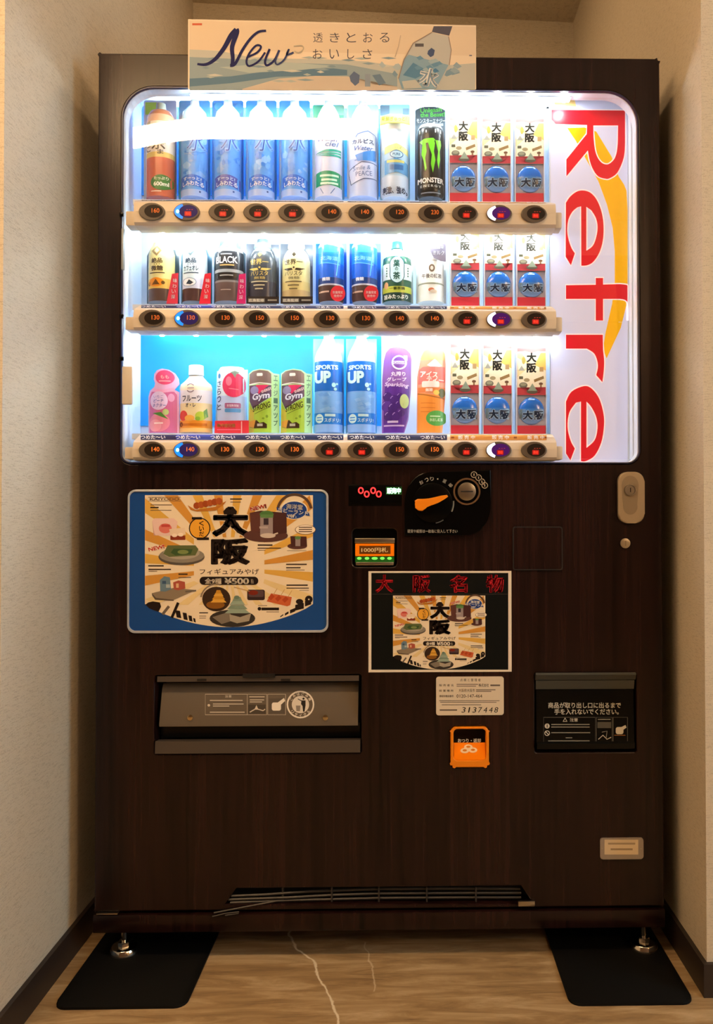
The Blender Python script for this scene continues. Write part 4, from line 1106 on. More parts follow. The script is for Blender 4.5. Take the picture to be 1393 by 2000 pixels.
for q in range(16):
    x = 900 + random.random() * 390; y = 225 + random.random() * 100; w = 25 + random.random() * 50
    a.poly([(x, y), (x + w * 0.4, y - 16), (x + w, y + 4), (x + w * 0.5, y + 14)], random.choice(['#8fa6b4', '#a8bac2', '#7b98ac']))
# bottle
a.poly([(1140, 70), (1222, 70), (1208, 112), (1132, 95)], '#5a5a68')
a.poly([(1132, 97), (1205, 114), (1215, 175), (1208, 240), (1160, 345), (1000, 345), (985, 300), (1010, 215), (1050, 145)], '#b7b9b6')
a.poly([(1030, 195), (1205, 240), (1150, 345), (1000, 345), (985, 300), (1010, 215)], '#86a6bc')
a.poly([(1050, 230), (1120, 270), (1060, 300), (1005, 285)], '#5a86a8'); a.poly([(1000, 312), (1060, 305), (1090, 340), (1010, 345)], '#b8bcb8')
for q in range(10):
    x = 1010 + random.random() * 150; y = 205 + random.random() * 70
    a.poly([(x, y), (x + 18, y - 8), (x + 34, y + 6), (x + 12, y + 12)], random.choice(['#6a94b2', '#9cb4c0', '#4f7ea4']))
a.poly([(1115, 178), (1130, 165), (1145, 175), (1140, 198), (1126, 206), (1112, 192)], '#4a5a7c'); a.rect(1058, 146, 1096, 160, '#5a5a60')
a.line([(1132, 97), (1050, 145), (1010, 215), (985, 300)], 4, '#9a8a80'); a.line([(1205, 114), (1217, 175), (1208, 240)], 4, '#9a8a80')
a.text('水', 1120, 296, 95, 85, '#e4e6e6', 0.06, rot=14); a.text('水', 1120, 296, 88, 80, '#7a92a8', 0.0, rot=14)
a.line([(995, 110), (985, 160), (970, 205)], 3, '#b8a898')
a.poly([(770, 290), (790, 268), (815, 285), (812, 318), (795, 332), (775, 312)], '#5f6f8c'); a.rect(838, 280, 862, 335, '#8a98a8'); a.poly([(870, 285), (905, 280), (930, 320), (900, 330)], '#6a8298')
# lettering
NV = '#24285a'
a.line(spline([(102, 236), (140, 238), (180, 215), (220, 165), (250, 112), (275, 86)]), [9 + 1.1 * i ** 0.9 for i in range(21)], NV)
a.line(spline([(272, 84), (275, 100), (255, 160), (258, 210), (255, 242)]), [24 - 0.6 * i for i in range(17)], NV)
a.line(spline([(246, 242), (268, 235), (300, 175), (335, 125), (370, 95), (404, 90)]), [14 - 0.2 * i for i in range(21)], NV)
a.line(spline([(325, 205), (365, 185), (382, 160), (360, 155), (330, 190), (318, 225), (330, 245), (370, 225), (400, 185)]), 9, NV)
a.line(spline([(420, 170), (400, 220), (408, 242), (440, 220), (462, 175)]), 10, NV)
a.line(spline([(462, 175), (445, 222), (455, 238), (485, 215), (505, 170), (495, 195), (525, 185)]), 8, '#3a4470')
a.line(spline([(525, 158), (560, 155), (568, 170), (548, 186), (528, 180)]), 5, '#b4ac9a')
for s, y, x0 in (('透きとおる', 120, 632), ('おいしさ', 192, 630)):
    for i, ch in enumerate(s): a.text(ch, x0 + i * 73, y, 42 if ch != 'し' else 30, 42, '#4a4a58', -0.004)
a.rect(80, 57, 123, 66, '#c8644a'); a.rect(1296, 196, 1308, 201, '#6a7088')
a.build('banner_print', M['paper'], bn, flat(-0.0056))

# ================================================================== floor mats
def mat_(pts, label):
    q = [PF(x, y, 0.0) for x, y in pts]
    x0 = min(v.x for v in q); x1 = max(v.x for v in q); y0 = min(v.y for v in q)
    bm = bmesh.new()
    L = rrect(x0, y0, x1, 0.46, 0.022, 5)
    lo = [bm.verts.new((u, v, 0.0002)) for u, v in L]; hi = [bm.verts.new((u, v, 0.005)) for u, v in L]
    bm.faces.new(lo); f = bm.faces.new(hi)
    for i in range(len(L)): bm.faces.new((lo[i], lo[(i + 1) % len(L)], hi[(i + 1) % len(L)], hi[i]))
    bmesh.ops.bevel(bm, geom=[e for e in bm.edges if e.verts[0].co.z > 0.004 and e.verts[1].co.z > 0.004], offset=0.002, segments=2, profile=0.5, affect='EDGES')
    o = from_bm('floor_mat', bm, M['black_matte'], None, smooth=True, angle=40)
    tag(o, label, 'floor mat', 'rubber mats under the machine feet')
mat_([(104, 1970), (362, 1970)], 'black rubber mat under the machine foot beside the grey-lit wall')
mat_([(1113, 1963), (1358, 1963)], 'black rubber mat under the machine foot beside the warm brown wall')

# ================================================================== drink and souvenir samples
PXM = (P(701, 600, YP) - P(700, 600, YP)).x          # metres per photo pixel at the samples

class Sample:
    def __init__(self, name, label, cat, group, cx, row):
        self.row, self.cx = row, cx
        self.z0 = ROWS[row]['z']
        self.x0 = P(cx, ROWS[row]['base'], YP).x
        self.e = empty(name, (self.x0, YP, self.z0), label, cat, group)
        self.surf = lambda u, z: 0.0
    def z(self, py): return max(P(self.cx, py, YP).z, self.z0)
    def lathe(self, name, prof, bands, depth=0.024, mat='gloss', setsurf=True, cx=None):
        """prof: [(py, half width px)] top to bottom; bands: [(py from, colour)] top to bottom"""
        cx = self.cx if cx is None else cx
        xc = P(cx, ROWS[self.row]['base'], YP).x
        zs = [(self.z(py), hw * PXM) for py, hw in prof]
        cuts = sorted({self.z(py) for py, _ in bands} | {z for z, _ in zs}, reverse=True)
        cuts = [c for c in cuts if zs[-1][0] - 1e-9 <= c <= zs[0][0] + 1e-9]
        fine = []
        for a_, b_ in zip(cuts, cuts[1:]):
            k = max(1, int((a_ - b_) / 0.012))
            fine += [a_ + (b_ - a_) * i / k for i in range(k)]
        cuts = fine + [cuts[-1]]
        def rad(z):
            for (za, ra), (zb, rb) in zip(zs, zs[1:]):
                if zb - 1e-9 <= z <= za + 1e-9:
                    t = 0 if za - zb < 1e-9 else (za - z) / (za - zb)
                    return ra + (rb - ra) * t
            return zs[-1][1]
        rm = max(r for _, r in zs); depth = min(depth, rm)
        N = 28; V, F, Cc = [], [], []
        for z in cuts:
            r = max(rad(z), 0.0006)
            for k in range(N):
                t = 2 * math.pi * k / N
                V.append((xc + r * math.sin(t), YP - depth * r / rm * math.cos(t), z))
        bz = [(self.z(py), lin(c)) for py, c in bands]
        for i in range(len(cuts) - 1):
            zm_ = (cuts[i] + cuts[i + 1]) / 2
            col = bz[0][1]
            for q, c in bz:
                if zm_ <= q + 1e-9: col = c
            for k in range(N):
                k2 = (k + 1) % N
                F.append((i * N + k, (i + 1) * N + k, (i + 1) * N + k2, i * N + k2)); Cc.append(col)
        n = len(cuts) - 1
        F.append(tuple(range(N))); Cc.append(bz[0][1]); F.append(tuple(n * N + k for k in reversed(range(N)))); Cc.append(bz[-1][1])
        o = ink_mesh(name, V, F, Cc, M[mat], self.e, smooth=True)
        o.data.set_sharp_from_angle(angle=math.radians(50))
        if setsurf:
            def surf(x, z):
                r = max(rad(min(max(z, zs[-1][0]), zs[0][0])), 0.001)
                u = max(-0.985 * r, min(0.985 * r, x - xc))
                return xc + u, -depth * r / rm * math.sqrt(max(0.0, 1 - (u / r) ** 2))
            self.surf2 = surf
        return o
    def print(self, art, name='label_print', mat='gloss', parent=None):
        def m(px, py, lay):
            w = P(px, py, YP); z = max(w.z, self.z0 + 0.0004)
            x, dy = self.surf2(w.x, z)
            return Vector((x, YP + dy - 0.0003 - lay * EPS, z))
        return art.build(name, M[mat], parent or self.e, m, cut=5.0)
    def card(self, name, outline, colour, y=0.02, thick=0.0015, bend=0.0, art=None, mat='gloss'):
        """thin die-cut card at depth offset y; bend bows its middle towards the viewer"""
        pts = [P(px, py, YP + y) for px, py in outline]
        pts = [(p.x, max(p.z, self.z0 + 0.0002)) for p in pts]
        xm = (min(p[0] for p in pts) + max(p[0] for p in pts)) / 2; hw = (max(p[0] for p in pts) - min(p[0] for p in pts)) / 2
        f = lambda x: YP + y - bend * (1 - ((x - xm) / hw) ** 2)
        bm = bmesh.new()
        bm.faces.new([bm.verts.new((p[0], 0, p[1])) for p in pts])
        if bend:
            for k in range(1, 10):
                bmesh.ops.bisect_plane(bm, geom=bm.verts[:] + bm.edges[:] + bm.faces[:], plane_co=(xm - hw + 2 * hw * k / 10, 0, 0), plane_no=(1, 0, 0))
        bm.verts.index_update()
        V = [(v.co.x, f(v.co.x), v.co.z) for v in bm.verts]; n = len(V); V += [(x, yy + thick, z) for x, yy, z in V]
        F = [tuple(v.index for v in q.verts) for q in bm.faces]; F2 = [tuple(i + n for i in reversed(q)) for q in F]
        S = [(e.verts[0].index, e.verts[1].index, e.verts[1].index + n, e.verts[0].index + n) for e in bm.edges if len(e.link_faces) == 1]
        bm.free()
        allf = F + F2 + S
        o = ink_mesh(name, V, allf, [lin(colour)] * len(allf), M[mat], self.e)
        if art:
            def m(px, py, lay):
                w = P(px, py, YP + y); x = max(xm - hw, min(xm + hw, w.x))
                return Vector((x, f(x) - 0.0002 - lay * EPS, max(w.z, self.z0 + 0.0004)))
            art.build('card_print', M[mat], o, m, cut=5.0 if bend else None)
        return o

def pill(x0, y0, x1, y1, r): return rrect(x0, y0, x1, y1, r, 5)
G1, G2, G3 = ('drink samples on the top shelf', 'drink samples on the middle shelf', 'drink samples on the bottom shelf')
rnd = random.Random(3)

# ---------------- top row
s = Sample('tea_bottle', 'tall amber tea bottle sample with a lime patch and green 600 badge', 'bottle', G1, 314, 0)
a = Art(); a.rect(284, 200, 306, 224, '#9ccc3a'); a.rect(331, 300, 344, 388, '#b9c9c0')
s.card('backing_card', pill(281, 196, 345, 391, 4), '#bcd0ee', 0.026, art=a)
s.lathe('body', [(204, 9), (217, 10), (221, 20), (232, 26), (245, 27), (391, 27)], [(204, '#c8d4c0'), (218, '#b8704a'), (232, '#d8a888'), (246, '#e2ded6'), (306, '#d8c070'), (316, '#c0644a')])
a = Art()
a.text('茶', 316, 287, 30, 30, '#3a342c', 0.01); a.text('こ', 296, 300, 10, 10, '#4a443c', 0.02); a.text('ま', 320, 306, 12, 9, '#4a443c', 0.02)
a.ell(322, 365, 21, 15, '#3f7a3c'); a.text('たっぷり', 321, 357, 27, 6, '#e8efd8', 0.02); a.text('600ml', 321, 368, 28, 8, '#f4f6e8', 0.03)
a.rect(302, 381, 322, 383, '#f0d8c8'); a.rect(291, 246, 300, 252, '#8a7a60')
s.print(a)

def water(x0, x1, label, top, tint):
    cx = (x0 + x1) / 2
    s = Sample('water_bottle', label, 'bottle', G1, cx, 0)
    a = Art()
    if top == 'heart':
        a.rect(x0 + 1, 202, x1 - 2, 240, '#0c86cc'); a.ell(cx - 17, 208, 9, 8, '#39b8e0', 14); a.ell(cx + 22, 212, 8, 10, '#2aa6dc', 14)
    s.card('backing_card', pill(x0, 196, x1, 391, 6), '#35b6ee' if top != 'heart' else '#2aa0e6', 0.026, art=a)
    s.lathe('body', [(197, 8), (208, 9), (210, 12), (222, 22), (240, 26), (391, 26)], [(197, '#d8f0f4'), (211, '#9fd4ee'), (244, '#7cb4ee'), (262, '#5a9ef0'), (378, '#9ab8f0')])
    a = Art(); rg = random.Random(int(x0))
    for k in range(34):
        x = cx - 24 + rg.random() * 48; y = 250 + rg.random() * 98; w = 6 + rg.random() * 14; h = 3 + rg.random() * 8
        a.poly([(x, y), (x + w * 0.5, y - h * 0.5), (x + w, y + h * 0.2), (x + w * 0.6, y + h), (x + w * 0.1, y + h * 0.7)], rg.choice(['#4a92ee', '#6aaaf2', '#3a84e6', '#84b8f4', '#5a9cf0', '#78a8ec']))
    a.text('水', cx + 10, 285, 36, 44, '#7ab0f4', 0.05, shear=0.15); a.text('水', cx + 10, 285, 33, 41, '#2a4aa0', -0.01, shear=0.15)
    b = '#2a6ad8' if tint else '#4a56b8'
    pts = [(cx - 26 + 52 * k / 10, 357 - 7 + 7 * (k / 5 - 1) ** 2) for k in range(11)]
    a.poly(pts + [(x, y + 21) for x, y in reversed(pts)], b)
    a.text('すーっと!', cx + 1, 357, 34, 7, '#cfe4fb', 0.02, arc=2); a.text('しみわたる', cx + 2, 367, 40, 9, '#e2effc', 0.02, arc=2)
    a.rect(cx + 14, 381, cx + 17, 384, '#2a4a90')
    s.print(a); return s
water(349, 411, 'ice blue water bottle sample standing next to the amber tea bottle', 'cyan', 1)
water(414, 476, 'water bottle sample with a deep blue card top and violet band', 'heart', 0)
water(480, 541, 'ice blue water bottle sample between two water bottles, two along from the tea side', 'cyan', 1)
water(545, 606, 'ice blue water bottle sample next to the green-topped cider bottle', 'cyan', 1)

s = Sample('cider_bottle', 'pale cider bottle sample with green stripes, green band and pink round badge', 'bottle', G1, 642, 0)
a = Art(); a.rect(612, 206, 672, 240, '#3cb890'); a.rect(650, 206, 672, 225, '#7ac0a8')
s.card('backing_card', pill(610, 204, 673, 391, 5), '#8fd8ee', 0.026, art=a)
s.lathe('body', [(197, 8), (208, 9), (210, 12), (226, 20), (250, 27), (391, 27)], [(197, '#e8f4f4'), (240, '#d8e6f4'), (300, '#c6d2f0')])
a = Art()
a.ell(653, 232, 20, 16, '#e87a9c'); a.text('スッキリ', 653, 227, 28, 7, '#fff0f4', 0.03); a.text('爽快', 653, 238, 28, 10, '#fff4f8', 0.03)
a.text('Welch', 640, 281, 40, 10, '#6a6a98', 0.02); a.text('ciel', 650, 291, 24, 10, '#5a70a8', 0.01, shear=0.3)
a.poly([(616, 308), (640, 302), (667, 300), (667, 304), (640, 307)], '#1f9a8a'); a.poly([(618, 310), (667, 306), (667, 309), (640, 311)], '#2aa890'); a.poly([(622, 312), (667, 311), (667, 315), (640, 315)], '#1f9a8a')
pts = [(616 + 52 * k / 10, 343 + 4 * (k / 5 - 1) ** 2) for k in range(11)]
a.poly(pts + [(x, y + 27) for x, y in reversed(pts)], '#17946c')
for y, w in ((352, 36), (360, 30), (367, 34)): a.rect(645 - w / 2, y - 2, 645 + w / 2, y + 2, '#c8ecdc')
a.line([(628, 376), (634, 387)], 1.6, '#5a78b0'); a.line([(656, 376), (648, 387)], 1.6, '#5a78b0')
s.print(a)

s = Sample('calpis_bottle', 'white and pale blue milk-water bottle sample with a tilted framed box', 'bottle', G1, 709, 0)
s.e.name = 'milk_water_bottle'
a = Art(); a.rect(681, 206, 694, 248, '#a4e0cc')
s.card('backing_card', pill(678, 204, 740, 391, 5), '#c4e6fa', 0.026, art=a)
s.lathe('body', [(197, 8), (208, 9), (210, 12), (226, 20), (250, 28), (391, 28)], [(197, '#eef6fa'), (262, '#d4e4f8'), (318, '#b4c8f4')])
a = Art()
a.ell(719, 225, 19, 17, '#ea6a94'); a.text('後味', 719, 219, 18, 9, '#ffe8f0', 0.03); a.text('すっきり!', 719, 230, 31, 8, '#fff0f6', 0.03)
a.line([(694, 280), (700, 272), (720, 266), (735, 272), (735, 318), (694, 322)], 1.6, '#3a6ab8'); a.poly([(695, 312), (735, 300), (735, 322), (700, 324)], '#3f8ae0')
a.text('カルピス', 710, 286, 42, 9, '#20386c', 0.03); a.text('Water', 711, 299, 38, 9, '#3a62b0', 0.01, shear=0.35)
q = [(681, 340), (708, 326), (737, 327), (738, 356), (712, 358), (687, 368)]
a.poly(q, '#c4d2f6'); a.line(q, 1.6, '#26427c', closed=True)
a.text('Smile &', 708, 337, 34, 8, '#5070b0', 0.0, rot=-6, shear=0.2); a.text('PEACE', 712, 348, 32, 9, '#4a66a8', 0.0, rot=-4)
s.print(a)

s = Sample('soda_can', 'silver blue soda can sample under a yellow banner', 'can', G1, 771, 0)
a = Art(); a.rect(743, 206, 761, 226, '#6f8fa2'); a.rect(787, 212, 799, 224, '#7a98a8')
s.card('backing_card', pill(742, 204, 801, 391, 3), '#a4dcf2', 0.026, art=a)
s.lathe('body', [(232, 20), (238, 22), (252, 27), (384, 27), (391, 23)], [(232, '#dfe8ee'), (262, '#c8dcec'), (300, '#a8cce8'), (352, '#c2d6ee')])
a = Art()
a.text('ソーダ', 775, 298, 20, 6, '#6a8a3a', 0.0); a.poly([(752, 296), (775, 290), (797, 298), (797, 310), (775, 302), (752, 310)], '#d8d890')
a.ell(775, 311, 13, 8, '#2a5a94'); a.ell(775, 311, 11.5, 6.5, '#b4dcf0'); a.text('PURE', 775, 311, 15, 5, '#2a5a94', 0.02)
a.poly([(752, 322), (775, 318), (797, 326), (797, 350), (775, 345), (752, 350)], '#5a9ad0'); a.rect(756, 322, 790, 327, '#c8c878'); a.rect(762, 331, 788, 341, '#2f6aa8')
a.text('刺激、強め。', 772, 380, 48, 14, '#1c2c4c', 0.03)
s.print(a)
a = Art(); a.poly([(743, 229), (760, 224), (785, 224), (800, 229), (800, 243), (785, 239), (760, 239), (743, 244)], '#f0e474'); a.text('新鮮ぎゅっと!', 770, 232, 48, 9, '#6a7a2a', 0.015)
s.card('banner_strip', [(742, 228), (760, 223), (785, 223), (801, 228), (801, 244), (785, 240), (760, 240), (742, 245)], '#f0e474', -0.028, art=a)

s = Sample('energy_drink_can', 'black energy drink can sample with a green claw mark', 'can', G1, 841, 0)
a = Art(); a.text('Unleash', 842, 215, 42, 9, '#6ade5a', 0.025, rot=-4); a.text('the Beast!', 845, 224, 48, 9, '#6ade5a', 0.025, rot=-2)
a.text('モンスターエナジー', 842, 236, 56, 9, '#dfe6ea', 0.015); a.rect(846, 241, 866, 246, '#8a98a8')
s.card('backing_card', [(811, 216), (818, 211), (830, 208), (850, 208), (862, 211), (870, 216), (870, 391), (811, 391)], '#3c4a52', 0.024, art=a)
s.lathe('body', [(249, 21), (254, 24), (262, 27), (384, 27), (391, 23)], [(249, '#cfd8dc'), (256, '#2a3030'), (258, '#15191a')])
a = Art()
GR = '#6ed02a'
def claw(pts, w): a.line(spline(pts, 5), w, GR)
a.poly([(819, 285), (828, 281), (831, 288), (833, 305), (830, 318), (833, 338), (830, 343), (827, 322), (823, 310), (825, 292)], GR)
a.poly([(834, 282), (846, 280), (849, 290), (847, 306), (850, 322), (845, 347), (841, 330), (843, 312), (838, 298)], GR)
a.poly([(850, 284), (860, 283), (861, 292), (858, 305), (859, 320), (856, 339), (853, 322), (855, 305), (852, 292)], GR)
a.poly([(819, 285), (828, 281), (846, 280), (850, 284), (838, 288), (828, 290)], GR)
for x in (820, 832, 850, 860): a.rect(x - 1, 262 + (x % 5), x + 1, 269, '#c8d2d4')
a.text('MONSTER', 841, 361, 50, 10, '#e8ecec', 0.03); a.text('E N E R G Y', 841, 372, 40, 4.5, '#c8d0d0', 0.01); a.rect(822, 384, 860, 386, '#7a8288')
s.print(a)

# ---------------- middle row
def bottle_can(cx, x0, x1, label, body, label_col, ink, name, flavour, top, base_col, tag_col, tag_text, logo, side):
    s = Sample('coffee_bottle', label, 'bottle', G2, cx, 1)
    s.card('backing_card', [(x0, 500), (x0 + 6, 488), (x1 - 6, 488), (x1, 498), (x1, 593), (x0, 593)], side, 0.022)
    hw = (x1 - x0) / 2 - 6
    s.lathe('body', [(top, hw * 0.62), (top + 6, hw * 0.7), (top + 12, hw * 0.86), (top + 22, hw * 0.97), (593, hw)], body)
    a = Art()
    a.poly([(cx - 3, top + 8), (cx + 7, top + 19), (cx - 3, top + 30), (cx - 13, top + 19)], logo); a.poly([(cx - 3, top + 13), (cx + 2, top + 19), (cx - 3, top + 25), (cx - 8, top + 19)], label_col)
    a.text(name, cx - 3, top + 38, 22, 10, ink, 0.03); a.text(flavour, cx - 3, top + 53, 24 if len(flavour) < 3 else 30, 10, ink, 0.03)
    for k in range(3): a.ell(cx - 8 + k * 5, top + 45.5, 1, 1, ink, 8)
    a.rect(cx - 18, top + 61, cx + 12, top + 63, ink)
    s.print(a)
    a = Art()
    for i, ch in enumerate(tag_text): a.text(ch, x1 - 8 - i * 1.3, 548 + i * 10.5, 8, 8, '#ffe8ea', 0.02)
    s.card('promo_tag', [(x1 - 14, 535), (x1 - 2, 533), (x1 - 3, 593), (x1 - 25, 593)], tag_col, -0.027, art=a)
    return s
s = bottle_can(316, 287, 350, 'cream and gold coffee bottle sample with an orange picture band', [(475, '#dccf8a'), (550, '#e0b85a'), (569, '#57433c')], '#d8cc84', '#4a3c28', '絶品', '微糖', 477, '#57433c', '#d43a4c', '味わい深', '#8a6f48', '#54687a')
a = Art(); a.ell(311, 557, 15, 9, '#e08a20', 16); a.poly([(303, 562), (311, 551), (319, 562)], '#6a4414'); a.ell(297, 560, 3, 4, '#8a6a28', 10); a.ell(325, 558, 3.5, 3.5, '#6a4a20', 10)
s.print(a, 'picture_band')
s = bottle_can(381, 354, 414, 'white and pale blue coffee bottle sample with a red tag', [(475, '#d2e8f2'), (550, '#ccd8f0'), (569, '#4a3230')], '#cfe6f0', '#3a4c60', '絶品', 'カフェオレ', 477, '#4a3230', '#d8283c', '味わい深', '#7f98a0', '#4a7a94')
a = Art(); a.ell(375, 557, 14, 8, '#eef4fa', 16); a.poly([(369, 560), (375, 552), (384, 558), (378, 562)], '#2c3848'); a.line(ell(375, 557, 14, 8, 18), 1.0, '#6a88a8', closed=True)
s.print(a, 'picture_band')

s = Sample('coffee_bottle', 'dark grey coffee bottle sample with silver bands and a magenta tag', 'bottle', G2, 448, 1)
s.card('backing_card', [(418, 496), (424, 490), (473, 490), (480, 496), (480, 593), (418, 593)], '#55707f', 0.022)
s.lathe('body', [(474, 18), (477, 21), (488, 21.5), (490, 26), (500, 28), (593, 28)], [(474, '#5e7076'), (490, '#aab4b8'), (497, '#24282e'), (532, '#9aa0a2'), (538, '#2b2a2c'), (553, '#7c7a7a'), (557, '#5b4a46')])
a = Art(); a.poly([(432, 487), (446, 478), (462, 487)], '#c8d4d8')
a.text('BLACK', 447, 514, 42, 13, '#e8e8ea', 0.02); a.rect(434, 523, 462, 525.5, '#c8a868'); a.rect(436, 502, 458, 504, '#b8bcc0')
a.rr(428, 539, 466, 549, 3, '#1a1818'); a.rect(434, 543, 460, 545, '#a8a4a0'); a.rect(436, 571, 456, 572.5, '#b0a098')
s.print(a)
a = Art()
for i, ch in enumerate('味わい深'): a.text(ch, 473 - i * 0.8, 549 + i * 10.5, 8, 8, '#ffd8ee', 0.02)
s.card('promo_tag', [(467, 536), (480, 534), (480, 593), (462, 593)], '#c8246a', -0.029, art=a)

def barista(cx, x0, x1, label, bodycols, cap, ink, sub, x_emb):
    s = Sample('barista_bottle', label, 'bottle', G2, cx, 1)
    a = Art(); a.rect(x0, 580, x1, 593, '#2a2624')
    s.card('backing_card', [(x0, 476), (x1, 478), (x1, 593), (x0, 593)], '#6c7480', 0.024)
    s.lathe('body', [(478, 16), (486, 17), (489, 14), (492, 18), (500, 23), (512, 27), (593, 27.5)], bodycols)
    cap_ = s.lathe('cap', [(469, 11), (470, 12), (479.5, 12.5)], [(469, cap)], depth=0.011, setsurf=False)
    a = Art()
    a.text('世界一', cx - 3, 518, 36, 11, ink, 0.02)
    a.poly([(cx - 24, 530), (cx - 6, 530), (cx - 4, 534), (cx - 14, 535)], ink); a.poly([(cx + 20, 530), (cx + 2, 530), (cx, 534), (cx + 10, 535)], ink); a.ell(cx - 2, 529, 2, 2, ink, 8)
    a.text('バリスタ', cx - 3, 540, 34, 9, ink, 0.01); a.text(sub, cx - 2, 549, 22, 5.5, ink, 0.0)
    for y, w in ((556, 32), (563, 22), (570, 16)): a.rect(cx - 3 - w / 2, y - 1.2, cx - 3 + w / 2, y + 1.2, '#b8b090' if ink != '#3c3424' else '#6a5c3c')
    a.poly([(cx - 6, 503), (cx - 2, 497), (cx + 3, 503), (cx - 2, 508)], ink)
    s.print(a)
    a = Art(); a.rect(x0 + 4, 583, x0 + 36, 590, '#8a8478'); a.text('広島監修', x0 + 20, 586.5, 30, 6, '#f0ead8', 0.02); a.rect(x1 - 22, 584.5, x1 - 4, 588, '#8a8478')
    s.card('caption_strip', [(x0, 579), (x1, 579), (x1, 593), (x0, 593)], '#2a2422', -0.0285, art=a)
    return s
barista(513, 481, 545, 'black barista coffee bottle sample with gold lettering', [(478, '#8fb0b8'), (487, '#dfe8ea'), (491, '#a8c4cc'), (495, '#3d4348'), (555, '#34343c')], '#4e6068', '#c8b060', '無糖', 0)
barista(579, 548, 611, 'pale gold barista coffee bottle sample with dark lettering', [(478, '#d8dcc8'), (492, '#e0dec8'), (506, '#cfc488'), (555, '#c9b878'), (572, '#b8a070')], '#c8c4a0', '#3c3424', '微糖', 0)

def georgia(cx, x0, x1, label, tilt):
    s = Sample('coffee_can', label, 'can', G2, cx, 1)
    a = Art(); a.rect(x1 - 17, 476, x1, 493, '#7a90a0')
    s.card('backing_card', [(x0, 476), (x1, 476), (x1, 593), (x0, 593)], '#1a6cd8', 0.022, art=a)
    q = s.lathe('body', [(478, 21), (482, 24), (486, 25), (586, 25), (593, 23)], [(478, '#8ad0ee'), (488, '#1f7ae0'), (520, '#1a5cc8'), (548, '#1c3a78'), (560, '#b8c0d0'), (563, '#4a3634')])
    a = Art()
    a.poly([(cx - 16, 486), (cx - 6, 484), (cx + 12, 488), (cx + 18, 494), (cx + 12, 500), (cx - 12, 500)], '#3a9af0'); a.text('北海道', cx - 2, 511, 34, 8, '#7ac4f4', 0.01, rot=4); a.line([(cx - 20, 519), (cx + 18, 523)], 1.5, '#58b0f2')
    a.line([(cx + 18, 492), (cx + 12, 545)], 2, '#5ab4f4'); a.text('微糖', cx - 8, 551, 16, 7, '#e0e8f8', 0.02)
    a.rect(cx - 22, 574, cx - 2, 577, '#c8a898')
    s.print(a)
    a = Art(); a.text('数量限定', cx + 13, 571, 20, 5.5, '#ffdcdc', 0.02); a.text('発売中', cx + 13, 578, 16, 5.5, '#ffdcdc', 0.02)
    s.card('round_badge', ell(cx + 13, 573, 14.5, 15.5, 24), '#d0303c', -0.028, art=a)
georgia(647, 617, 677, 'blue coffee can sample with red badge next to the pale gold bottle', 0)
georgia(712, 683, 744, 'blue coffee can sample with red badge next to the green tea bottle', 1)

s = Sample('green_tea_bottle', 'green tea bottle sample with teal cap and white oval label', 'bottle', G2, 776, 1)
a = Art(); a.poly([(746, 478), (760, 478), (752, 520), (746, 540)], '#b8e8b8'); a.poly([(790, 478), (806, 478), (806, 500), (795, 495)], '#f2d8c8')
s.card('backing_card', [(746, 477), (807, 477), (807, 593), (746, 593)], '#e4f0e8', 0.024, art=a)
s.lathe('cap', [(474, 10), (475, 11), (488, 11.5)], [(474, '#2f9a9a')], depth=0.011, setsurf=False)
s.lathe('body', [(488, 10), (492, 11), (500, 17), (508, 27), (520, 28), (593, 28)], [(488, '#e4ece4'), (500, '#8fae98'), (506, '#2c5e4a'), (521, '#cfe6ea'), (552, '#2c5a46'), (565, '#b4c04a'), (577, '#1f4038')])
a = Art()
ov = [(776 + 15 * math.sin(math.radians(t)) * (1 - 0.1 * math.cos(math.radians(4 * t))), 533 - 26 * math.cos(math.radians(t))) for t in range(0, 360, 12)]
a.poly(ov, '#c2e6f2'); a.line(ov, 1.5, '#1f5a6a', closed=True)
a.text('葉', 775, 521, 13, 14, '#17524a', 0.025); a.text('の', 775, 532, 6, 6, '#17524a', 0.02); a.text('茶', 775, 545, 14, 14, '#17524a', 0.025)
for i in range(4): a.rect(796, 528 + i * 5, 798, 531 + i * 5, '#2c5a46'); a.rect(755, 528 + i * 5, 757, 531 + i * 5, '#2c5a46')
a.text('一番茶摘', 776, 569, 30, 6, '#2c3a14', 0.02); a.text('旨みたっぷり', 774, 585, 46, 9, '#eef4ea', 0.025); a.ell(755, 563, 4, 7, '#d8a878', 12)
s.print(a)

s = Sample('milk_tea_bottle', 'white milk tea bottle sample with a brown corner badge', 'bottle', G2, 842, 1)
s.card('backing_card', [(813, 470), (872, 470), (872, 593), (813, 593)], '#f2f6f4', 0.024)
s.lathe('cap', [(474, 9), (475, 11), (488, 11.5)], [(474, '#f4f4f0')], depth=0.011, setsurf=False)
s.lathe('body', [(488, 10), (493, 12), (506, 22), (518, 25), (593, 25.5)], [(488, '#f0f4f2'), (514, '#c8c4bc'), (516, '#eef4f2'), (558, '#a8b4a8'), (561, '#e6f0f0')])
a = Art(); a.ell(843, 530, 6, 7.5, '#7a6a58', 16); a.ell(843, 530, 3, 4, '#d8d0c4', 12)
a.text('午後の紅茶', 843, 545, 38, 9, '#4a4038', 0.01); a.rect(824, 558, 864, 560.5, '#9aa494'); a.ell(842, 572, 6, 4, '#c87a5a', 14); a.ell(846, 575, 7, 3.5, '#d8cfc0', 14)
s.print(a)
a = Art(); a.text('上品な', 857, 482, 20, 8, '#eef0f6', 0.03); a.text('ミルク', 857, 494, 22, 9, '#eef0f6', 0.03)
s.card('round_badge', [(840, 490), (841, 480), (848, 473), (857, 471), (869, 474), (871, 480), (871, 511), (860, 509), (848, 503)], '#7a7484', -0.0265, art=a)

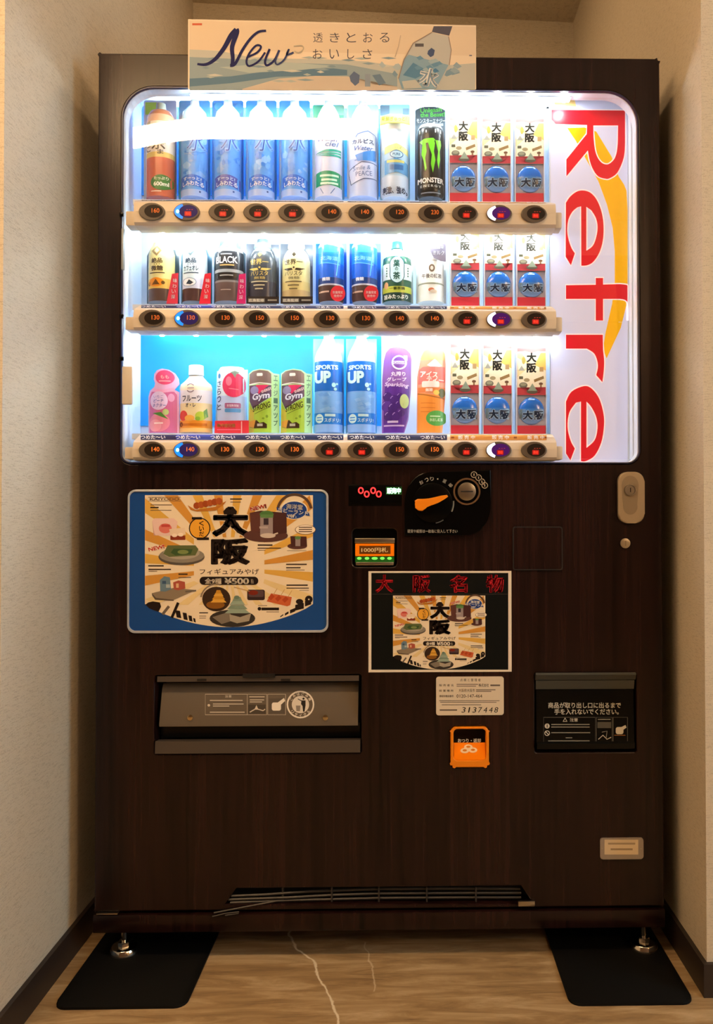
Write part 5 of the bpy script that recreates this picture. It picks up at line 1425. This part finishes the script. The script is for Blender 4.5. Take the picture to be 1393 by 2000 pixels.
# ---------------- bottom row
s = Sample('peach_bottle', 'pink die-cut peach nectar sample with a round top', 'bottle', G3, 318, 2)
out = [(290, 846), (290, 775), (294, 764), (304, 757), (306, 750), (303, 742), (304, 732), (310, 725), (320, 722), (333, 724), (343, 730), (349, 740), (350, 750), (345, 758), (342, 762), (350, 766), (350, 846)]
a = Art()
a.poly([(293, 846), (293, 777), (298, 766), (342, 766), (347, 772), (347, 846)], '#cc6a98')
a.ell(325, 739, 18, 14, '#e4527c'); a.text('もも', 325, 738, 16, 7, '#ffc0b8', 0.01); a.rect(314, 745, 336, 747, '#ffb0b8')
a.poly([(302, 760), (322, 763), (342, 758), (344, 765), (322, 769), (300, 766)], '#f0a8cc')
a.ell(313, 784, 18, 18, '#e6cdf0', 24); a.text('いちご', 313, 776, 20, 6, '#6a60b8', 0.0); a.text('ピーチ', 313, 784, 20, 7, '#3a4aa8', 0.015, shear=0.2); a.text('ネクター', 314, 793, 27, 7, '#3a4aa8', 0.015, shear=0.2)
a.ell(314, 826, 21, 18, '#e88aa0'); a.ell(306, 832, 13, 12, '#f4a0b0', 16); a.poly([(300, 808), (318, 806), (332, 820), (318, 815)], '#4f8a3c'); a.ell(327, 806, 6, 6, '#b8d088', 12); a.rect(304, 826, 322, 829, '#ffe4e8')
a.ell(337, 778, 6, 8, '#e0a0c8', 14)
s.card('body', out, '#e8b4dc', -0.012, bend=0.012, art=a, thick=0.003)
s.card('stand', [(300, 800), (342, 800), (342, 846), (300, 846)], '#e8d4ec', 0.012)

s = Sample('fruit_milk_bottle', 'cream fruit milk bottle sample with white cap and orange base band', 'bottle', G3, 383, 2)
s.lathe('cap', [(714, 12), (715, 14), (734, 14.5)], [(714, '#eef6f6')], depth=0.013, setsurf=False)
s.lathe('body', [(735, 13.5), (738, 14.5), (746, 22), (752, 29), (758, 31), (828, 31), (846, 31.5)], [(735, '#f6f4ea'), (750, '#efe3c8'), (765, '#e4e2ec'), (790, '#ead9a8'), (823, '#ef9a34'), (838, '#f4c478')])
a = Art()
a.line(ell(378, 761, 8, 8, 20)[2:9], 2, '#8a7888'); a.line(ell(378, 761, 8, 8, 20)[12:19], 2, '#8a7888'); a.rect(372, 760, 385, 762, '#b8a0a8')
a.text('フルーツ', 380, 781, 38, 12, '#26304c', 0.02); a.text('オ・レ', 378, 794, 20, 8, '#26304c', 0.03)
a.ell(363, 814, 9, 10, '#d8483c', 16); a.ell(376, 819, 10, 6, '#f0b050', 14); a.ell(397, 815, 10, 9, '#b8d04a', 16); a.poly([(402, 806), (408, 800), (410, 816), (404, 820)], '#6aa04a'); a.ell(392, 820, 5, 4, '#8ab83c', 12)
a.rect(358, 829, 408, 834, '#c8701c'); a.ell(358, 831, 4, 5, '#7a4414', 12)
s.print(a)

s = Sample('tomato_juice_can', 'white juice can sample with a big red tomato and red base band', 'can', G3, 453, 2)
s.card('backing_card', [(424, 725), (484, 722), (486, 846), (420, 846)], '#c4ecf4', 0.022)
s.lathe('body', [(719, 22), (722, 24), (730, 28), (846, 29)], [(719, '#eaf2f2'), (728, '#cfe2f4'), (776, '#b4c8f2')])
a = Art()
a.ell(461, 755, 22, 24, '#d83a62'); a.ell(452, 748, 6, 9, '#ee7a94', 14); a.poly([(455, 731), (463, 727), (472, 731), (466, 735), (464, 742), (460, 735)], '#7a8a7c'); a.line([(452, 762), (470, 764)], 1.5, '#f08aa0')
for i, ch in enumerate('さらっと'): a.text(ch, 431, 752 + i * 15, 10, 12, '#2a3468', 0.015)
a.ell(432, 737, 3, 5, '#2a6a9c', 12); a.rr(444, 790, 474, 800, 2, '#a0608c'); a.rr(444, 801, 474, 808, 2, '#5a9ad8'); a.text('食塩無添加', 459, 795, 22, 5, '#f0d8e8', 0.01)
s.print(a)
a = Art(); a.text('熱中症対策', 442, 831, 36, 8, '#ffb070', 0.03); a.rect(424, 838, 470, 840, '#f0708c'); a.rect(471, 823, 473, 846, '#f8c0c4')
s.card('base_band', [(420, 822), (486, 821), (486, 846), (419, 846)], '#e03c48', -0.0295, art=a)

def gym(x0, x1, label):
    cx = (x0 + x1) / 2 - 8
    s = Sample('energy_card', label, 'drink card', G3, (x0 + x1) / 2, 2)
    a = Art()
    x = x0 + 2; w = x1 - 14
    top = [(x, 732), (x + 8, 727), ((x + w) / 2, 725), (w - 6, 727), (w, 732)]
    a.poly(top + [(w, 752), (x, 752)], '#7d6a66'); a.rr((x + w) / 2 - 6, 731, (x + w) / 2 + 6, 737, 2, '#f0ece8')
    a.line([(x, 752), ((x + w) / 2, 750), (w, 752)], 2, '#e8ece4')
    a.poly([(x, 754), (w, 754), (w, 776), (x + 8, 800), (x, 784)], '#5e4a64'); a.poly([(x + 14, 754), (w - 4, 754), (x + 20, 772)], '#d8386a'); a.ell(x + 11, 764, 9, 8, '#8c88b8', 14)
    a.text('Gym', (x + w) / 2 + 2, 777, 36, 17, '#3a4880', 0.07, rot=-8, shear=0.2); a.text('Gym', (x + w) / 2 + 2, 777, 35, 16, '#dce4fa', 0.035, rot=-8, shear=0.2)
    a.text('ENERGY', w - 9, 764, 20, 5, '#ffe0e8', 0.02, rot=-24)
    a.poly([(x, 786), (x + 8, 802), (w, 778), (w, 846), (x - 2, 846)], '#a4c846'); a.poly([(x, 800), (x + 10, 803), (x + 10, 846), (x - 2, 846)], '#c4bc48')
    a.text('STRONG', (x + w) / 2 + 3, 796, 36, 11, '#33301c', 0.02, rot=-16, shear=0.2); a.line([(x + 12, 810), (w - 3, 797)], 1.0, '#5a6428')
    a.poly([(x + 1, 826), (x + 16, 822), (x + 22, 828), (x + 30, 826), (x + 36, 830), (x + 36, 838), (x + 12, 838), (x + 1, 835)], '#3a2a18'); a.poly([(x, 824), (x + 14, 821), (x + 10, 837), (x, 834)], '#d8a040'); a.rect(x + 17, 829, x + 28, 834, '#b8b4a4')
    a.ell(w - 8, 815, 2.5, 3, '#7a9a30', 10); a.ell(w - 15, 819, 2.5, 2, '#7a9a30', 10)
    for i, ch in enumerate('エナジーアップ'): a.text(ch, x1 - 6.5, 740 + i * 14.5, 7, 11, '#3a6a42' if i > 2 else '#6a8a70', 0.02)
    s.card('card', [(x0 - 1, 846), (x0, 730), (x0 + 10, 725), (x0 + 26, 723), (x0 + 42, 725), (x1 - 10, 731), (x1, 731), (x1, 846)], '#b4e8a8', -0.008, bend=0.016, art=a, thick=0.002)
    s.card('stand', [(x0 + 10, 800), (x1 - 8, 800), (x1 - 8, 846), (x0 + 10, 846)], '#d8f0d0', 0.012)
gym(486, 546, 'lime energy drink card with vertical green lettering beside the tomato can')
gym(549, 610, 'lime energy drink card with vertical green lettering beside the sports drink bottle')

def sports(cx, label):
    s = Sample('sports_drink_bottle', label, 'bottle', G3, cx, 2)
    s.card('backing_card', [(cx - 30, 662), (cx + 30, 662), (cx + 30, 846), (cx - 30, 846)], '#8ee4f4', 0.026)
    s.lathe('body', [(650, 9), (662, 10), (672, 14), (688, 23), (700, 27), (846, 28)], [(650, '#d8f2f6'), (690, '#cfe2da'), (709, '#1668c8'), (767, '#74aef0'), (809, '#1c7cdc'), (831, '#86b4f2')])
    a = Art()
    a.text('SPORTS', cx - 2, 721, 44, 9, '#c2f0f4', 0.04); a.text('UP', cx - 10, 740, 33, 24, '#c8f4f4', 0.05)
    a.ell(cx + 12, 755, 4, 4.5, '#a8e8f0', 14); a.ell(cx + 18, 753, 2, 2, '#a8e8f0', 10); a.ell(cx + 15, 763, 3, 3, '#a8e8f0', 12)
    for k in range(10):
        x = cx - 22 + rnd.random() * 40; y = 772 + rnd.random() * 32
        a.poly([(x, y), (x + 9, y - 3), (x + 14, y + 3), (x + 4, y + 5)], rnd.choice(['#86bcf4', '#68a4ec', '#7eb4f2']))
    a.ell(cx - 16, 820, 8, 9, '#c4ecf4', 18); a.rect(cx - 21, 817, cx - 11, 819, '#2c8ae0'); a.rect(cx - 21, 822, cx - 11, 824, '#2c8ae0')
    a.rect(cx - 5, 811, cx + 15, 816, '#bfe8f4'); a.text('スポドリ!', cx + 9, 823, 30, 8, '#d0f0f8', 0.02)
    s.print(a)
sports(642, 'blue sports drink bottle sample with big white letters beside the lime energy card')
sports(706, 'blue sports drink bottle sample with big white letters beside the purple grape sample')

s = Sample('grape_soda_bottle', 'purple die-cut sparkling grape sample', 'bottle', G3, 774, 2)
out = [(746, 846), (747, 740), (750, 705), (754, 690), (762, 682), (776, 680), (792, 683), (801, 690), (804, 700), (803, 760), (798, 820), (790, 846)]
a = Art()
a.poly([(749, 846), (750, 790), (752, 755), (800, 756), (797, 815), (788, 846)], '#5a2f94')
a.ell(780, 710, 15, 14, '#f2e8f6', 22); a.ell(780, 710, 12, 11, '#7a4ca0', 20); a.rect(766, 707, 795, 713, '#f2e8f6'); a.text('Good', 780, 710, 22, 5, '#7a4ca0', 0.02); a.poly([(788, 696), (796, 696), (796, 706)], '#f2e8f6')
a.text('丸搾り', 778, 732, 28, 9, '#f4ecfa', 0.02); a.text('グレープ', 775, 742.5, 38, 8, '#f4ecfa', 0.02); a.text('Sparkling', 775, 754, 46, 10, '#e8d4fa', 0.02, rot=4, shear=0.2)
for x, y, r in ((757, 776, 9), (770, 782, 9), (782, 776, 7), (754, 794, 10), (768, 798, 10), (780, 792, 8), (760, 814, 10), (774, 814, 9), (784, 808, 7)):
    a.ell(x, y, r, r, rnd.choice(['#4a2880', '#5a3498', '#442478']), 16); a.arc(x - 1, y - 1, r * 0.55, r * 0.72, 190, 260, '#a88ad8', 6)
a.ell(790, 785, 9, 14, '#b8cc8a', 18); a.rect(757, 823, 778, 827, '#d8c4ec'); a.rect(750, 831, 790, 834, '#c8b0e4')
s.card('body', out, '#8a5cae', -0.010, bend=0.012, art=a, thick=0.004)
s.card('stand', [(757, 800), (786, 800), (786, 846), (757, 846)], '#d8c8ec', 0.010)

s = Sample('iced_tea_bottle', 'orange die-cut iced tea sample with a green badge', 'bottle', G3, 844, 2)
out = [(814, 846), (815, 735), (819, 715), (822, 698), (828, 687), (838, 681), (852, 679), (864, 683), (870, 692), (871, 712), (870, 776), (864, 846)]
a = Art()
a.poly([(822, 705), (827, 690), (838, 683), (852, 682), (864, 686), (869, 694), (869, 705)], '#f2b878'); a.poly([(834, 715), (849, 703), (863, 716), (849, 722)], '#fbf4ea')
a.poly([(818, 724), (826, 718), (869, 718), (869, 748), (817, 752)], '#ee7a70'); a.text('アイス', 838, 733, 34, 12, '#fff0e8', 0.03, rot=4); a.text('ティー', 850, 744, 34, 11, '#fff0e8', 0.03, rot=4)
a.rr(824, 746, 858, 758, 3, '#f8e4dc'); a.rect(817, 758, 869, 768, '#ea8a54'); a.text('無糖', 838, 763, 14, 7, '#fff4e8', 0.02)
a.poly([(816, 768), (868, 776), (864, 846), (816, 846)], '#f29a42'); a.line([(816, 770), (868, 780)], 2, '#a86838'); a.ell(863, 769, 7, 9, '#6a6a2c', 14); a.ell(852, 768, 6, 5, '#f6d068', 12)
for y in (788, 797, 805): a.line([(822, y), (850, y + 1)], 1.2, '#d87a30')
a.ell(853, 818, 21, 15, '#5aae54', 22); a.rect(840, 813, 860, 815.5, '#c8f0c0'); a.text('水出し紅茶', 852, 821, 26, 6.5, '#d8f8d0', 0.02)
s.card('body', out, '#f0a888', -0.010, bend=0.012, art=a, thick=0.004)
s.card('stand', [(826, 800), (860, 800), (860, 846), (826, 846)], '#f4dcd0', 0.010)

# ---------------- souvenir boxes, three columns on every shelf
def souvenir(x0, x1, top, row, label):
    base = ROWS[row]['base'] + 2; cx = (x0 + x1) / 2
    s = Sample('souvenir_box', label, 'box', 'souvenir capsule boxes on the shelves', cx, row)
    h = base - top; w = x1 - x0
    ymid = top + h * 0.545                                  # lower edge of the printed card
    yred = base - h * 0.10
    yf = YP - 0.020
    k = lambda px, py, y=yf: P(px, py, y)
    def bx(name, ax, ay, bx_, by, y0, y1, mat, parent=s.e):
        a_, b_ = P(ax, ay, y0), P(bx_, by, y0)
        return box(name, a_.x, b_.x, y0, y1, max(b_.z, s.z0 + 0.0001), a_.z, mat, parent)
    bx('tray', x0, top, x1, base + 14, yf + 0.0085, yf + 0.040, M['box_white'])
    for xx in (x0, x1 - 1.6): bx('side_frame', xx, top, xx + 1.6, base + 14, yf - 0.001, yf + 0.0083, M['box_white'])
    bx('inner_panel', x0 + 2, ymid, x1 - 2, base, yf + 0.0035, yf + 0.0082, M['box_grey'])
    hd = bx('header_card', x0 + 1.8, top, x1 - 1.8, ymid, yf, yf + 0.002, M['box_cream'])
    a = Art()
    X = lambda u: x0 + 1.8 + u * (w - 3.6); Y = lambda v: top + v * (ymid - top)
    a.rect(X(0), Y(0), X(1), Y(1), '#e8dcc0')
    for i in range(7):
        t = -150 + i * 42; c_, s_ = math.cos(math.radians(t)), math.sin(math.radians(t))
    a.poly([(X(0.0), Y(0.10)), (X(0.16), Y(0.10)), (X(0.42), Y(0.36)), (X(0.0), Y(0.2))], '#e6c888'); a.poly([(X(1), Y(0.1)), (X(0.82), Y(0.1)), (X(0.62), Y(0.36)), (X(1), Y(0.48))], '#e8b860'); a.poly([(X(0), Y(0.46)), (X(0.38), Y(0.42)), (X(0), Y(0.62))], '#e2cc98')
    a.poly([(X(0), Y(0)), (X(1), Y(0)), (X(1), Y(0.075)), (X(0.72), Y(0.065)), (X(0.5), Y(0.10)), (X(0.28), Y(0.065)), (X(0), Y(0.075))], '#c06a68')
    for ch, v in (('大', 0.20), ('阪', 0.42)): a.text(ch, X(0.50), Y(v), w * 0.33, h * 0.115, '#2a2a24', 0.045)
    a.poly([(X(0.46), Y(0.125)), (X(0.5), Y(0.095)), (X(0.54), Y(0.125))], '#2a2a24')
    a.ell(X(0.22), Y(0.26), w * 0.06, h * 0.045, '#a8964a', 12); a.poly([(X(0.04), Y(0.48)), (X(0.15), Y(0.37)), (X(0.27), Y(0.48))], '#9a9a90'); a.rect(X(0.78), Y(0.40), X(0.92), Y(0.5), '#a88a60')
    a.rect(X(0.06), Y(0.60), X(0.2), Y(0.66), '#5a5a48'); a.ell(X(0.33), Y(0.68), w * 0.10, h * 0.022, '#9a8c6a', 14); a.poly([(X(0.58), Y(0.67)), (X(0.92), Y(0.59)), (X(0.94), Y(0.65)), (X(0.6), Y(0.73))], '#8a7048')
    a.ell(X(0.21), Y(0.79), w * 0.14, h * 0.034, '#6a685c', 16); a.ell(X(0.21), Y(0.775), w * 0.10, h * 0.018, '#8f9078', 14); a.ell(X(0.83), Y(0.76), w * 0.07, h * 0.016, '#6a4a34', 12); a.rect(X(0.80), Y(0.78), X(0.86), Y(0.87), '#8a6a4c')
    a.poly([(X(0), Y(1)), (X(0), Y(0.84)), (X(0.12), Y(0.88)), (X(0.22), Y(0.955)), (X(0.5), Y(0.995)), (X(0.78), Y(0.955)), (X(0.88), Y(0.88)), (X(1), Y(0.83)), (X(1), Y(1))], '#b03e46')
    a.ell(X(0.52), Y(0.92), w * 0.19, h * 0.03, '#5a564a', 16); a.poly([(X(0.37), Y(0.91)), (X(0.53), Y(0.75)), (X(0.69), Y(0.91))], '#8a9a88')
    a.build('card_print', M['paper'], hd, flat(yf - 0.0002))
    # capsule: blue cap over a clear printed bowl
    cz = k(cx, (ymid + yred) / 2 + 1); r = (w / 2 - 4.5) * PXM; rz = min(r * 1.08, (yred - ymid) / 2 * PXM * 0.99)
    for name, lo, hi, mt in (('capsule_lid', 0.12, 1.0, M['capsule_blue']), ('capsule_bowl', -1.0, 0.119, M['capsule_pale'])):
        bm = bmesh.new(); N = 28; K = 7; rings = []
        for i in range(K + 1):
            t0, t1 = math.asin(lo), math.asin(hi); t = t0 + (t1 - t0) * i / K
            q = max(math.cos(t), 0.0001); rings.append([bm.verts.new((cz.x + r * q * math.sin(2 * math.pi * j / N), yf + 0.0034 - 0.0085 * q * max(0.0, math.cos(2 * math.pi * j / N)), cz.z + rz * math.sin(t))) for j in range(N)])
        for A, B_ in zip(rings, rings[1:]):
            for j in range(N): bm.faces.new((A[j], A[(j + 1) % N], B_[(j + 1) % N], B_[j]))
        bm.faces.new(rings[0]); bm.faces.new(rings[-1])
        o = from_bm(name, bm, mt, s.e, smooth=True, angle=50)
    a = Art(); yc = (ymid + yred) / 2 + 1
    hh = (yred - ymid) / 2
    a.rect(cx - 12, yc - hh * 0.12, cx + 12, yc + hh * 0.02, '#3a7ac8'); a.rect(cx - 7, yc - hh * 0.78, cx + 6, yc - hh * 0.70, '#9cc8f0')
    for ch, dx in (('大', -8), ('阪', 14)):
        a.text(ch, cx + dx, yc + hh * 0.30, w * 0.36, hh * 0.66, '#a8c8e8', 0.10); a.text(ch, cx + dx, yc + hh * 0.30, w * 0.33, hh * 0.60, '#142a48', 0.05)
    a.rect(cx - w / 2 + 6, yc - hh * 0.1, cx - w / 2 + 11, yc + hh * 0.5, '#5f7a8a')
    def cm(px, py, lay):
        q = P(px, py, yf); u = max(-0.97, min(0.97, (q.x - cz.x) / r)); v = max(-0.97, min(0.97, (q.z - cz.z) / rz))
        return Vector((cz.x + u * r, yf + 0.0034 - 0.0085 * math.sqrt(max(0, 1 - u * u - v * v)) - 0.0005 - lay * EPS, cz.z + v * rz))
    a.build('capsule_print', M['gloss'], s.e, cm, cut=5.0)
    bx('red_base', x0 + 2, yred, x1 - 2, base + 14, yf, yf + 0.0034, M['box_red'])
M['box_white'] = plain('white_box_frame', '#e4e4ea', 0.35)
M['box_grey'] = plain('grey_box_lining', '#a8adc4', 0.4)
M['box_cream'] = plain('cream_card', '#e2d6bc', 0.5)
M['box_red'] = plain('red_box_base', '#c22c3c', 0.4)
M['capsule_blue'] = plain('blue_capsule', '#1c64c0', 0.15)
M['capsule_pale'] = plain('pale_blue_capsule', '#6c94c8', 0.15)
OS = 'souvenir box with blue capsule on the %s shelf '
NEXT = (('beside the black energy drink can', 'between two like boxes', 'beside the red letter sign'),
        ('beside the white milk tea bottle', 'between two like boxes', 'beside the red letter sign'),
        ('beside the orange iced tea', 'between two like boxes', 'beside the red letter sign'))
for row, (tops, xs) in enumerate((((228, 231, 232), ((877, 934), (941, 999), (1006, 1064))), ((446, 447, 449), ((880, 938), (946, 1003), (1009, 1067))), ((672, 674, 680), ((879, 937), (943, 1001), (1009, 1068))))):
    for i in range(3):
        souvenir(xs[i][0], xs[i][1], tops[i], row, (OS % SLOT[row]) + NEXT[row][i])
